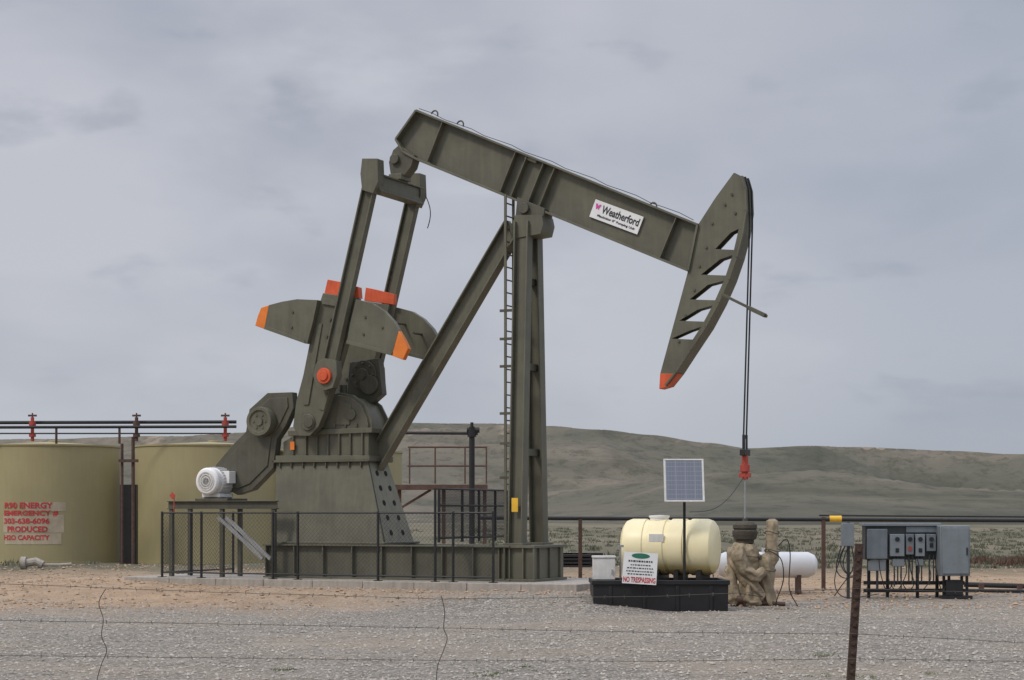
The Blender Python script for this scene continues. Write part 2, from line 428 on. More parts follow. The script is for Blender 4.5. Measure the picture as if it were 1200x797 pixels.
# maker sign
c0=U3(691,254,-.05);cx_=U3(747,275,-.05);cy_=U3(697,233,-.05)
c0.y=cx_.y=cy_.y=-.06
xd=(cx_-c0).normalized(); yd=Vector((-xd.z,0,xd.x)); wd=(cx_-c0).length; hd=(cy_-c0).dot(yd)
c=MB(); m_=c0+xd*wd/2+yd*hd/2; c.bar(m_-xd*wd/2,m_+xd*wd/2,.03,hd,up=yd); sg=c.build('maker_sign','white',beam)
f0=c0+Vector((0,-.02,0))
text('maker_lettering','Weatherford',f0+xd*.24+yd*hd*.40,xd,yd,'ink',sg,width=wd-.29,height=hd*.44,shear=0,bold=.025)
text('model_lettering','Maximizer II\u00b0 Pumping Unit',f0+xd*.18+yd*hd*.12,xd,yd,'ink',sg,width=wd-.28,height=hd*.18,bold=.03)
c=MB()
lg=f0+xd*.05+yd*hd*.50+Vector((0,-.002,0))
pts=[(0,.13),(.05,.13),(.075,.085),(.10,.13),(.15,.13),(.105,.0),(.075,.04),(.045,.0)]
c.add([lg+xd*a+yd*q_ for a,q_ in pts],[(0,1,2,6,7),(2,3,4,5,6)])
c.build('maker_emblem','purple',sg)
# centre bearing
b=MB(); b.prism(PP([(606,231),(638,244),(637,254),(604,254)],-.25),-.25,.25)
qb=U(620,246,0); b.tube((qb[0],-.34,qb[1]),(qb[0],.34,qb[1]),.13,20)
b.build('centre_bearing','olive2',pj,bevel=.01)
b=MB(); b.prism(PP([(468,170),(486,182),(482,196),(474,206),(458,204),(456,190),(461,176)],-.15),-.17,.17)
q=U3(464,187,-.15); b.tube((q.x,-.26,q.z),(q.x,.26,q.z),.12,18); b.build('equalizer_bearing','olive2',pj,bevel=.01)
qe=U3(440,214,-1.08)
b=MB(); b.box(qe.x-.17,qe.x+.17,-1.08,1.08,qe.z-.22,qe.z-.18); b.box(qe.x-.17,qe.x+.17,-1.08,1.08,qe.z+.16,qe.z+.2); b.box(qe.x-.12,qe.x+.12,-1.08,1.08,qe.z-.18,qe.z+.16)
b.box(qe.x-.1,qe.x+.25,-.25,.25,qe.z+.2,qe.z+.34)
b.build('equalizer','olive',pj,bevel=.01)
for sg_ in (-1,1):
    w=1.08*sg_; off=lambda v:Vector((v.x,w,v.z))
    b=MB(); t=off(U3(438,200,-1.08)); k=off(U3(384,441,-1.08))
    b.ibeam(k,t,.34,.2,.04,up=(1,0,0))
    b.prism(PP([(428,187),(446,187),(447,214),(441,228),(428,224),(426,205)],-1.08),w-.16,w+.16)
    b.prism(PP([(383,420),(397,423),(398,440),(393,455),(384,458),(374,454),(370,441),(373,427)],-1.08),w-.13,w+.13)
    p=b.build('pitman_arm','olive',pj,bevel=.01)
    c=MB(); e=sg_; c.tube((k.x,w+e*.13,k.z),(k.x,w+e*.2,k.z),.19,22); c.tube((k.x,w+e*.2,k.z),(k.x,w+e*.24,k.z),.12,18)
    c.build('crank_pin_cover','red',p,bevel=.008)
# cranks
for sg_ in (-1,1):
    w=.8*sg_; wr=-.8
    fo=-1 if sg_<0 else 1
    body=[(381,344),(421,350),(414,380),(405,412),(399,432),(392,455),(384,480),(376,500),(366,511),(353,511),(346,500),(350,470),(358,440),(364,410),(370,378)]
    b=MB(); b.prism(PP(body,wr),w-.11,w+.11)
    b.prism(PP([(383,350),(416,355),(413,362),(381,357)],wr),min(w+fo*.10,w+fo*.17),max(w+fo*.10,w+fo*.17))
    b.prism(PP([(375,380),(381,380),(365,475),(359,475)],wr),min(w+fo*.10,w+fo*.145),max(w+fo*.10,w+fo*.145))
    b.prism(PP([(404,385),(410,386),(383,482),(377,480)],wr),min(w+fo*.10,w+fo*.135),max(w+fo*.10,w+fo*.135))
    q=U(364,495,wr); b.tube((q[0],w-.16,q[1]),(q[0],w+.16,q[1]),.2,24)
    cr=b.build('crank_arm','olive',pj,bevel=.012)
    tw=.09 if sg_<0 else .07
    b=MB(); b.prism(PP([(386,328),(402,331),(422,337),(423,350),(382,345)] if sg_<0 else [(392,329),(402,331),(426,337),(426,350),(390,345)],wr),w-tw,w+tw); b.build('crank_end','red',cr,bevel=.01)
    lw=[(317,358),(332,354),(350,351),(374,352),(369,376),(362,403),(335,394),(312,386)]
    tl=[(301,382),(304,371),(308,361),(317,358),(312,386)]
    rw=[(419,351),(438,356),(452,365),(463,377),(469,388),(461,417),(430,409),(408,403),(412,380)]
    tr=[(469,388),(476,400),(480,409),(474,422),(461,417)]
    wa,wb=(w-.28,w-.12) if sg_<0 else (w+.12,w+.28)
    for nm,pl,tp,lip in (('counterweight',lw,tl,[(312,386),(360,403),(359,399),(313,382)]),('counterweight',rw,tr,[(461,417),(408,403),(409,399),(462,413)])):
        b=MB(); b.prism(PP(pl,wr-.2),wa,wb)
        b.prism(PP(lip,wr-.2),min(wa,wb)-.03,max(wa,wb)+.03)
        b.build(nm,'olive',cr,bevel=.012)
        b=MB(); b.prism(PP(tp,wr-.2),wa,wb); b.build('counterweight_tip','orange',cr,bevel=.01)
    b=MB()
    for (px,py) in ((390,375),(386,395),(405,372),(398,398),(370,440),(386,462),(392,440),(408,366)):
        q=U(px,py,wr); b.tube((q[0],w-.15,q[1]),(q[0],w+.15,q[1]),.035,8)
    for (px,py) in ((430,372),(428,392),(345,366),(344,384),(450,384)):
        q=U(px,py,wr-.2); b.tube((q[0],w-.31,q[1]),(q[0],w+.31,q[1]),.03,8)
    b.split('bolt','olive2',cr)
q=U(366,495,-.8)
b=MB(); b.tube((q[0],-1.0,q[1]),(q[0],1.0,q[1]),.13,22); b.build('crank_shaft','olive2',pj,bevel=.01)
# gearbox
b=MB()
gout=[(332,535),(332,518),(344,511),(350,486),(362,474),(380,466),(396,463),(411,466),(423,475),(430,490),(432,504),(432,535)]
b.prism(PP(gout,-.5),-.5,.5)
rim=[(350,506),(352,486),(364,473),(380,464),(396,460),(413,463),(426,473),(434,490),(435,506)]
b.prism(PP(rim,-.5),-.44,-.38); b.prism(PP(rim,-.5),.38,.44)
b.prism(PP([(324,540),(324,534),(434,534),(434,540)],-.55),-.6,.6)
b.prism(PP([(338,511),(338,505),(436,501),(436,507)],-.55),-.57,.57)
for px in (343,358,371,384,397,410,424):
    z=U(px,506,-.56); b.box(z[0]-.018,z[0]+.018,-.56,-.49,z[1]-.56,z[1]-.02)
for px in (352,364,378,391,404,417,430):
    z=U(px,500,-.56); b.tube((z[0],-.53,z[1]-.02),(z[0],-.53,z[1]+.08),.025,6)
b.prism(PP([(398,470),(412,474),(410,498),(394,498)],-.5),-.53,-.49)
q=U(412,486,-.5); b.tube((q[0],-.56,q[1]),(q[0],.56,q[1]),.13,18)
gb=b.build('gearbox','olive',pj,bevel=.008)
b=MB(); q=U(344,522,-.52); b.box(q[0]-.06,q[0]+.06,-.585,-.575,q[1]-.11,q[1]+.09); b.build('warning_label','orange',gb)
b=MB()
for px,py,r,h in ((402,462,.1,.22),(385,465,.05,.2)):
    q=U(px,py,-.1); b.tube((q[0],-.1,q[1]-.1),(q[0],-.1,q[1]+h),r,12)
b.split('breather','olive2',gb)
b=MB()
q=U(430,440,.35); b.tube((q[0],.15,q[1]),(q[0],.5,q[1]),.36,22); b.tube((q[0],.1,q[1]),(q[0],.56,q[1]),.16,18)
q2=U(441,452,.5); b.tube((q2[0],.1,q2[1]),(q2[0],.53,q2[1]),.24,20)
for i in range(8):
    a=R(i*45); b.tube((q[0]+.28*math.cos(a),.1,q[1]+.28*math.sin(a)),(q[0]+.28*math.cos(a),.16,q[1]+.28*math.sin(a)),.03,6)
b.prism(PP([(412,425),(446,420),(450,462),(430,480),(408,474)],.3),.2,.45)
b.build('brake_drum','olive2',gb,bevel=.01)
# gearbox pedestal, tapered
a0=U(323,541,-.5);a1=U(431,541,-.5);c0_=U(322,638,-.78);c1_=U(450,638,-.78)
b=MB(); vs=[]
for (s,w,z) in ((c0_[0],-.78,.82),(c1_[0],-.78,.82),(c1_[0],.78,.82),(c0_[0],.78,.82),(a0[0],-.5,a0[1]),(a1[0],-.5,a1[1]),(a1[0],.5,a1[1]),(a0[0],.5,a0[1])): vs.append((s,w,z))
b.add(vs,[(3,2,1,0),(4,5,6,7),(0,1,5,4),(1,2,6,5),(2,3,7,6),(3,0,4,7)])
b.box(a0[0]-.06,a1[0]+.08,-.6,.6,a1[1]-.0,a1[1]+.06); b.box(c0_[0]-.06,c1_[0]+.08,-.9,.9,.825,.88)
for k in range(8):
    s=a0[0]+(a1[0]-a0[0])*(k+.5)/8; b.box(s-.012,s+.012,-.58,-.5,a1[1]-.14,a1[1])
gp=b.build('gearbox_pedestal','olive',pj,bevel=.01)
b=MB(); off=Vector((.012,0,.003))
v1,v2,v3,v4=[Vector(vs[i]) for i in (1,2,6,5)]
b.add([v+off for v in (v1.lerp(v2,.04),v1.lerp(v2,.96),v4.lerp(v3,.96),v4.lerp(v3,.04))],[(0,1,2,3)])
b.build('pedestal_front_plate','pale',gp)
b=MB()
nn=(v2-v1).cross(v4-v1).normalized()
if nn.x<0: nn=-nn
for i in range(5):
    for j in range(2):
        tt=.14+.18*i; lo=v1.lerp(v4,tt); hi=v2.lerp(v3,tt); p=lo.lerp(hi,.3+.4*j)+off
        b.tube(p,p+nn*.01,.07,14)  # raised dark disc paints the shade inside each hole, plate stays uncut
b.split('hole_shade_disc','dark',gp)
# belt guard, sheave, motor
b=MB()
b.prism(PP([(256,546),(276,522),(292,506),(296,480),(317,461),(346,460),(348,478),(338,500),(328,515),(324,549),(300,574),(282,580),(266,572)],-.45),-.6,-.36)
b.prism(PP([(262,549),(280,527),(297,510),(302,484),(320,467),(341,466),(342,477),(332,498),(322,513),(318,546),(297,567),(283,573),(271,567)],-.45),-.63,-.59)
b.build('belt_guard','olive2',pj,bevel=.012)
b=MB(); q=U3(306,494,-.8)
b.lathe([(.0,-.14),(.1,-.14),(.1,-.1),(.25,-.1),(.28,-.14),(.35,-.14),(.36,-.1),(.36,.12),(0,.12)],(q.x,-.78,q.z),(0,1,0),30)
for i in range(6):
    a=R(i*60); b.tube((q.x+.17*math.cos(a),-.9,q.z+.17*math.sin(a)),(q.x+.17*math.cos(a),-.86,q.z+.17*math.sin(a)),.03,8)
b.build('sheave','olive',pj)
q=U3(243,564,-1.25)
b=MB(); b.lathe([(0,-.02),(.2,-.02),(.3,0),(.335,.05),(.34,.2),(.31,.21),(.31,.24),(.34,.25),(.34,.82),(.3,.84),(.28,.95),(.1,.97),(.1,1.0),(0,1.0)],(q.x,-1.3,q.z),(0,1,0),34)
b.box(q.x-.26,q.x+.26,-1.1,-.5,q.z-.4,q.z-.3); b.box(q.x+.2,q.x+.44,-.95,-.66,q.z-.05,q.z+.25)
mo=b.build('electric_motor','white',pj,bevel=.01)
b=MB()
for i in range(28):
    a=2*math.pi*i/28; d=Vector((math.cos(a),0,math.sin(a))); c=Vector((q.x,0,q.z))+d*.345
    b.bar(c+Vector((0,-1.03,0)),c+Vector((0,-.52,0)),.012,.035,up=d)
b.split('cooling_fin','whited',mo)
b=MB()
for r in (.09,.15,.21): b.lathe([(r,-.024),(r+.02,-.028),(r+.03,-.024)],(q.x,-1.3,q.z),(0,1,0),24)
b.build('fan_grille','whited',mo)
b=MB(); pa=U(196,590,-1.2); pb=U(324,590,-1.2); zt=U(260,587,-1.0)[1]
for w in (-1.15,-.35):
    b.ibeam((pa[0],w,zt-.1),(pb[0],w,zt-.1),.2,.16,.02)
    for s in (pa[0]+.1,(pa[0]+pb[0])/2,pb[0]-.1): b.bar((s,w,0),(s,w,zt-.2),.1,.1)
b.box(q.x-.4,q.x+.55,-1.2,-.3,zt,zt+.06); b.box(q.x-.2,q.x+.2,-1.1,-.45,zt+.06,q.z-.38)
b.build('motor_stand','olive2',pj,bevel=.006)
b=MB()
for dx in (0,.22):
    p1=U3(256,606,-1.4);p2=U3(308,655,-1.4); b.bar(p1+Vector((dx,.0,0)),p2+Vector((dx,.0,0)),.05,.09)
b.split('slanting_brace','steel',pj)
# horsehead
HW=.14
ARC=[(870,208),(874,222),(875,248),(871,275),(864,302),(855,328),(843,355),(828,383),(810,410),(793,436),(781,451)]
def xa(y):
    for (a,b0),(c,d) in zip(ARC,ARC[1:]):
        if b0<=y<=d: return a+(c-a)*(y-b0)/(d-b0)
holes=[]
for y0,y1,da,db in ((268,293,12,20),(299,323,17,27),(329,352,21,28),(358,377,20,27),(383,398,17,23)):
    holes.append([(xa(y0)-6,y0),(xa(y1)-6,y1),(xa(y1)-8-db,y1-1),(xa(y0)-4-da,y0+5)])
for s_ in (-1,1):
    b=MB(); w0,w1=(s_*HW-.018,s_*HW+.018)
    mainp=[(860,203)]+ARC[:-2]+[(791,438),(774,438),(806,320),(818,264),(838,233)]
    b.prism(PP(mainp,-HW),w0,w1,[PP(h,-HW) for h in holes])
    if s_<0: hh=b.build('horsehead','olive',pj)
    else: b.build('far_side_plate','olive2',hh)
b=MB()
arcl=[Vector((a,0,c)) for a,c in PP(ARC,-HW)]
for p,q_ in zip(arcl,arcl[1:]):
    d=(q_-p).normalized(); nn_=Vector((-d.z,0,d.x))
    if nn_.x<0: nn_=-nn_
    b.bar(p+nn_*.02-d*.01,q_+nn_*.02+d*.01,.54,.035,up=nn_)
b.build('curved_face','olive',hh)
b=MB()
for pa_,pb_ in (((860,203),(870,208)),((838,233),(860,203)),((774,440),(806,320)),((806,320),(818,264))):
    p=Vector(U3(*pa_,-HW));q_=Vector(U3(*pb_,-HW));p.y=q_.y=0; d=(q_-p).normalized(); b.bar(p,q_,2*HW-.04,.03,up=(-d.z,0,d.x))
b.build('back_plate','olive',hh)
b=MB()
b.prism(PP([(774,438),(795,438),(783,453),(773,456)],-HW),-HW-.03,HW+.03); b.build('horsehead_tip','red',hh,bevel=.006)
b=MB()
for px,py in ((850,240),(835,262),(828,290),(820,312),(814,340),(804,370),(796,400),(858,228),(862,250)):
    z=U(px,py,-HW); b.tube((z[0],-HW-.05,z[1]),(z[0],-HW-.015,z[1]),.03,8)
b.split('bolt','olive2',hh)
b=MB(); p=U3(846,345,-.42);q_=U3(899,371,-.42); b.bar(p,q_,.06,.06); b.bar(U3(878,361,-.42),U3(897,370,-.42),.16,.09)
b.build('wireline_guard_bar','olive2',hh,bevel=.006)
sx_=max(p.x for p in arcl)+.055
X0=U(873,540,0)[0]
b=MB()
zc=U(874,512,0)[1]
for w in (-.10,.10):
    pts=[]
    for p,q_ in zip(arcl[:3],arcl[1:4]):
        d=(q_-p).normalized(); nn_=Vector((-d.z,0,d.x)); nn_=nn_ if nn_.x>0 else -nn_
        pts.append(Vector((p.x,w,p.z))+nn_*.055)
    pts.append(Vector((sx_,w,pts[-1].z-.3)))
    pts=[p if p.x<sx_ else Vector((sx_,p.y,p.z)) for p in pts]
    pts.append(Vector((X0,w,zc)))
    b.path(pts,.02,8)
b.split('bridle_rope','black',pj)
b=MB(); b.box(X0-.06,X0+.06,-.2,.2,zc-.42,zc-.28)
for w in (-.10,.10): b.tube((X0,w,zc+.05),(X0,w,zc-.42),.032,10)
b.build('carrier_bar','black',pj,bevel=.01)
b=MB()
b.tube((X0,0,zc-.42),(X0,0,zc-.62),.075,14); b.tube((X0,0,zc-.62),(X0,0,zc-.78),.11,14); b.tube((X0,0,zc-.78),(X0,0,zc-.95),.07,14); b.box(X0-.13,X0+.13,-.05,.05,zc-.9,zc-.8)
b.build('rod_clamp','redv',pj,bevel=.008)
b=MB(); zr=U(873,612,0)[1]; b.tube((X0,0,zr),(X0,0,zc-.05),.024,10); b.build('polished_rod','steel',pj)
b=MB(); p=U3(498,228,-.9); pts=[p+Vector((.1*math.sin(t*3)*1.2+.05*t, 0,-.8*t)) for t in [i/8 for i in range(9)]]; b.path(pts,.012,5); b.build('loose_cable','cable',pj)
WELL=Mx@Vector((X0,0,0))

# ---------------------------------------------------------------- safety fence round the unit
sf=uthing('safety_fence','waist high black mesh safety fence along the near side of the pumpjack pad','fence')
fw=-1.85; zt_=2.08-ZB
pf_px=[190,236,320,349,443,510,531,578]
ss=[U(p,640,fw)[0] for p in pf_px]
for i,s in enumerate(ss):
    b=MB(); hgt=U(511,572,fw)[1] if pf_px[i]==510 else zt_+.03
    b.bar((s,fw,0),(s,fw,hgt),.045,.045); b.box(s-.08,s+.08,fw-.08,fw+.08,0,.015); b.build('fence_post','black',sf)
b=MB()
for z in (zt_,.12): b.tube((ss[0],fw,z),(ss[-1],fw,z),.02,8)
b.split('fence_rail','black',sf)
def meshpanel(p,q,z0,z1,st=.105,r=.0025):
    b=MB(); p=Vector(p);q=Vector(q);L_=(q-p).length; d=(q-p)/L_; h=z1-z0
    n=int((L_+h)/st)
    for sg in (0,1):
        for i in range(n):
            t0=i*st-h; t1=i*st
            a=[t0,z0];c=[t1,z1]
            if a[0]<0: a=[0,z0-t0]
            if c[0]>L_: c=[L_,z1-(t1-L_)]
            if c[0]-a[0]<.01: continue
            A=(a[0] if sg==0 else L_-a[0]); C_=(c[0] if sg==0 else L_-c[0])
            b.tube(p+d*A+Vector((0,0,a[1])),p+d*C_+Vector((0,0,c[1])),r,3,cap=False)
    return b
for i in range(len(ss)-1):
    meshpanel((ss[i],fw,0),(ss[i+1],fw,0),.12,zt_).build('mesh_panel','black',sf,smooth=False,fixn=False)
sf2=uthing('safety_fence','black mesh fence panel closing the left end of the pumpjack pad beside the motor','fence')
b=MB()
for w in (-.6,1.3): b.bar((ss[0],w,0),(ss[0],w,zt_+.03),.045,.045)
b.split('fence_post','black',sf2)
b=MB()
for z in (zt_,.12): b.tube((ss[0],fw+.03,z),(ss[0],1.3,z),.02,8)
b.split('fence_rail','black',sf2); meshpanel((ss[0],fw+.03,0),(ss[0],1.3,0),.12,zt_).build('mesh_panel','black',sf2,smooth=False,fixn=False)
sf3=uthing('safety_gate','taller black mesh gate across the base frame just left of the upright post','gate')
sg0=ss[5]+.07; zg=U(511,573,fw)[1]; zl=1.0
b=MB()
for w in (fw+.05,-.6,.3,1.2): b.bar((sg0,w,zl-.1),(sg0,w,zg),.05,.05)
b.bar((sg0,1.85,0),(sg0,1.85,zg),.05,.05)
b.split('gate_upright','black',sf3)
b=MB()
for z in (zg,zl,zl+.75): b.tube((sg0,fw+.03,z),(sg0,1.85,z),.024,8)
b.split('gate_rail','black',sf3); meshpanel((sg0,fw+.05,0),(sg0,1.85,0),zl,zg,.07,.006).build('mesh_panel','black',sf3,smooth=False,fixn=False)
b=MB(); q=U3(203,583,-1.85); b.bar(q+Vector((0,0,-.35)),q,.02,.02)
b.bar(q+Vector((-.09,0,.0)),q+Vector((.0,0,.09)),.012,.13)
mk=tag(b.build('warning_marker','redv',None),'small red marker on the far left corner of the safety fence','marker')
mk.location=Mx@Vector((q.x-.02,-1.85,q.z-.35)); mk.rotation_euler=(0,0,-TH)

# ---------------------------------------------------------------- storage tanks
TD=81.0
def tank(pxc,D,rp,ytop,label):
    c=G(pxc,D); r=rp/F*D; zt=H+(HY-ytop)/F*(D-r)
    t=thing('storage_tank',label,'storage tank',(c.x,c.y,0),0)
    b=MB(); pr=[(r+.05,-.05),(r+.05,.06),(r,.061),(r,zt-.07),(r+.04,zt-.069),(r+.04,zt),(r-.05,zt+.001),(0,zt+.18)]
    b.lathe(pr,(c.x,c.y,0),(0,0,1),96); b.build('tank_shell','tan',t,world=True)
    b=MB(); b.lathe([(.26,0),(.26,.12),(.2,.13),(0,.13)],(c.x+.1*r,c.y-.1,zt+.1),(0,0,1),20); b.build('roof_hatch','tan',t,world=True)
    return t,c,r,zt
t1,c1,r1,z1_=tank(56,TD,83,520,'khaki cylindrical storage tank at the left edge with red emergency lettering')
t2,c2,r2,zz=tank(243,TD,83,520,'khaki storage tank directly behind the white electric motor')
t3,c3,r3,zz=tank(391,84,80,527,'khaki storage tank mostly hidden behind the gearbox, right of the other tanks')
def phi(px):
    best=None
    for i in range(-170,171):
        ph=R(i*.5); X=c1.x+r1*math.sin(ph); Y=c1.y-r1*math.cos(ph); e=abs(600+X/Y*F-px)
        if best is None or e<best[0]: best=(e,ph)
    return best[1]
def bendf(ph0,z0,e):
    def f(a,b_):
        ph=ph0+a/r1; return Vector(((r1+e)*math.sin(ph),-(r1+e)*math.cos(ph),z0+b_))
    return f
Dn=TD-r1*.97
def patch(px0,px1,y0,y1,m,e):
    ph0,ph1=phi(px0),phi(px1)
    za=H+(HY-y1)/F*Dn; zb=H+(HY-y0)/F*Dn; b=MB(); n=12; vs=[]
    for i in range(n+1):
        ph=ph0+(ph1-ph0)*i/n
        for z in (za,zb): vs.append(c1+Vector(((r1+e)*math.sin(ph),-(r1+e)*math.cos(ph),z)))
    b.add(vs,[(2*i,2*i+2,2*i+3,2*i+1) for i in range(n)]); return b.build('faded_patch',m,t1,world=True)
patch(30,77,588.5,599,'fade',.008); patch(4,75,603,624.3,'fade',.008); patch(6,72,625,638,'fade',.011)
for s_,x0,x1,y0,y1 in (('R90 ENERGY',6,62,587.5,596),('EMERGENCY #',5,68,597,605),('303-638-6096',5,58,606,614),('PRODUCED',9,56,615.5,623.5),('H2O CAPACITY',5,58,626,633)):
    ph0,ph1=phi(x0),phi(x1)
    za=H+(HY-y1)/F*Dn; hb=(y1-y0)/F*Dn
    text('emergency_lettering',s_,(0,0,0),(1,0,0),(0,0,1),'redink',t1,width=(ph1-ph0)*r1,height=hb*.86,bold=.035,bend=bendf(ph0,za,.02))
# pipes on tanks
pr=thing('overhead_pipework','black overhead pipes with red valves running above the khaki tanks','pipework',G(140,76))
b=MB()
for y_,r_,D_ in ((495.5,.07,76.3),(501,.06,75.9)): b.tube(W(-60,y_,D_),W(277,y_-1,D_),r_,10)
b.tube(W(-60,508,78),W(270,508,78),.03,8)
b.split('pipe','black',pr,world=True)
for px in (38,160,264):
    b=MB(); b.tube(W(px,517,76.1),W(px,489,76.1),.07,10); b.tube(W(px,499,76.1),W(px,494,76.1),.14,12); b.tube(W(px,512,76.1),W(px,509,76.1),.14,12)
    b.build('red_valve','redv' if px!=160 else 'brown',pr,world=True)
    b=MB(); b.tube(W(px-5,487,76.1),W(px+5,487,76.1),.04,8); b.tube(W(px,490,76.1),W(px,484,76.1),.03,8); b.build('valve_handle','brown',pr,world=True)
b=MB()
for px in (66,140): b.tube(W(px,520,76.4),W(px,500,76.4),.05,8)
b.split('pipe_support','brown',pr,world=True)
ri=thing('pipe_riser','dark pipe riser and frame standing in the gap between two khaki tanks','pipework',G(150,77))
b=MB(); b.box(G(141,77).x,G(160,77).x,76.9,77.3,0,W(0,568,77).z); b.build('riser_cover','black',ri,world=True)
b=MB(); b.tube(G(143,76.6),W(143,520,76.6),.06,8); b.tube(G(156,76.6),W(156,512,76.6),.07,8); b.bar(W(139,540,76.5),W(162,540,76.5),.1,.12); b.build('riser_pipe','brown',ri,world=True)
pr2=thing('vent_stand','black vent pipe stand with a side arm behind the left of the upright post','pipe stand',G(552,60))
b=MB(); b.tube(G(553,60),W(553,500,60),.09,12); b.build('stand_pipe','black',pr2,world=True)
b=MB(); b.tube(W(430,507,60),W(560,508,60),.05,10); b.tube(W(553,512,60),W(553,502,60),.14,12); b.tube(W(553,500,60),W(553,495,60),.05,8); b.tube(W(547,504,60),W(562,504,60),.09,10); b.build('side_arm','black',pr2,world=True)
cw=thing('steel_walkway','brown steel walkway with handrails behind the pumpjack pedestal','walkway',G(515,63))
b=MB(); p=W(462,568,63);q=W(571,568,63); b.box(p.x,q.x,63,64.2,p.z-.16,p.z); b.build('deck','brown',cw,world=True)
b=MB()
for px in (480,510,545,570):
    for D_ in (63.05,64.15): b.bar(W(px,567,D_),W(px,524,D_),.05,.05)
b.split('handrail_post','brown',cw,world=True)
b=MB()
for y_ in (524,546):
    for D_ in (63.05,64.15): b.tube(W(478,y_,D_),W(571,y_,D_),.03,8)
b.split('handrail','brown',cw,world=True)
b=MB()
for px in (468,520,568): b.bar(G(px,63.3),W(px,571,63.3),.12,.12)
b.bar(W(462,600,63.3),W(505,574,63.3),.06,.08); b.split('support_leg','brown',cw,world=True)
b=MB(); b.path([W(30,660,70),W(42,658,70),W(50,662,70)],.15,10); b.tube(W(25,660,70),W(31,660,70),.24,14); b.path([W(50,662,70),W(70,662,70),W(84,661,70)],.06,8)
tag(b.build('pipe_fitting','conc',None),'pale pipe fitting lying on the dirt in front of the leftmost tank','pipe')

# ---------------------------------------------------------------- chemical skid
tb=thing('containment_tub','black plastic containment tub on the gravel under the cream tank','tub',G(771,40.7))
def frus(cx,cy,z0,z1,hx0,hy0,hx1,hy1):
    return [(cx-hx0,cy-hy0,z0),(cx+hx0,cy-hy0,z0),(cx+hx0,cy+hy0,z0),(cx-hx0,cy+hy0,z0),(cx-hx1,cy-hy1,z1),(cx+hx1,cy-hy1,z1),(cx+hx1,cy+hy1,z1),(cx-hx1,cy+hy1,z1)]
FB=[(3,2,1,0),(4,5,6,7),(0,1,5,4),(1,2,6,5),(2,3,7,6),(3,0,4,7)]
TC=G(771,40.8)
zt=.68
b=MB(); b.add(frus(TC.x,TC.y,-.05,zt-.08,1.40,.79,1.41,.8),FB[2:]+[FB[0]])
b.box(TC.x-1.44,TC.x+1.44,TC.y-.84,TC.y-.74,zt-.1,zt); b.box(TC.x-1.44,TC.x+1.44,TC.y+.74,TC.y+.84,zt-.1,zt)
b.box(TC.x-1.44,TC.x-1.34,TC.y-.74,TC.y+.74,zt-.1,zt); b.box(TC.x+1.34,TC.x+1.44,TC.y-.74,TC.y+.74,zt-.1,zt)
b.box(TC.x-1.38,TC.x+1.38,TC.y-.78,TC.y+.78,.3,.36)
for k in range(4):
    x=TC.x-1.05+.7*k; b.box(x-.04,x+.04,TC.y-.82,TC.y-.75,.02,zt-.1)
b.build('tub_wall','tub',tb,world=True,bevel=.015)
ct=thing('chemical_tank','cream yellow horizontal plastic tank standing in the black tub','tank',(G(786,40.9).x,40.9,.36),R(-18))
b=MB(); rr=.60; Lh=1.02
prof=[(0,-Lh),(.3,-Lh+.005),(.48,-Lh+.03),(.56,-Lh+.09),(rr,-Lh+.2)]
for x in (-.45,0,.42): prof+=[(rr,x-.06),(rr-.025,x-.045),(rr-.025,x+.045),(rr,x+.06)]
prof+=[(rr,Lh-.2),(.56,Lh-.09),(.48,Lh-.03),(.3,Lh-.005),(0,Lh)]
zc_=H-(641-HY)/F*40.9-.36
b.lathe(prof,(0,0,zc_),(1,0,0),48); b.build('tank_body','poly',ct)
b=MB(); b.lathe([(.2,0),(.2,.05),(.22,.06),(.22,.10),(0,.11)],(-.25,0,zc_+rr-.03),(0,0,1),24); b.build('filler_cap','white',ct)
b=MB(); b.box(-.33,-.02,-.592,-.555,zc_+.12,zc_+.28); b.build('product_label','whited',ct)
for x in (-.7,-.2,.22,.7):
    b=MB()
    outer=[(-.5,-.3),(.5,-.3),(.5,.06)]+[(.585*math.sin(R(a)),-.585*math.cos(R(a))+.585) for a in range(40,-41,-10)]+[(-.5,.06)]
    vs=[]
    for w_ in (x-.05,x+.05):
        for (y_,z_) in outer: vs.append((w_,y_*.98,z_+(zc_-.585-.02)))
    n=len(outer); fs_=[(i,(i+1)%n,n+(i+1)%n,n+i) for i in range(n)]
    tr=tessellate_polygon([[Vector((y_,z_,0)) for y_,z_ in outer]]); fs_+=[tuple(t) for t in tr]+[tuple(n+i for i in t) for t in tr]
    b.add(vs,fs_); b.build('saddle','tub',ct)
bx=thing('pump_box','small white metal box on the left corner of the black tub','box',(G(708,40.4).x,40.4,.68))
p=W(695,651,40.2);q=W(721,681,40.2)
b=MB(); b.box(p.x,q.x,40.2,40.6,.682,W(0,654,40.2).z)
b.box(p.x-.015,q.x+.015,40.18,40.62,W(0,654,40.2).z,W(0,651.5,40.2).z); b.build('box_body','whited',bx,world=True,bevel=.01)
b=MB(); b.box(q.x-.08,q.x-.05,40.17,40.2,.8,.9); b.build('latch','steel',bx,world=True)
b=MB(); b.tube(W(727,640,40.4),W(727,684,40.4),.02,8); b.bar(W(724,640,40.4),W(731,640,40.4),.05,.05)
tag(b.build('dosing_pipe','steel',None),'thin grey upright pipe between the white box and the cream tank','pipe')
ws=thing('well_sign','white notice board with green oval header and red bottom line leaning on the tub','sign',(G(750,39.9).x,39.9,.6))
c_=W(750,666,39.85); xd=Vector((1,0,-.06)).normalized(); yd=Vector((.06,0,1)).normalized(); wd=40/F*39.9; hd=37/F*39.9
b=MB(); b.bar(c_-xd*wd/2,c_+xd*wd/2,.02,hd,up=yd); b.build('board','white',ws,world=True)
f0=c_-xd*wd/2-yd*hd/2+Vector((0,-.014,0))
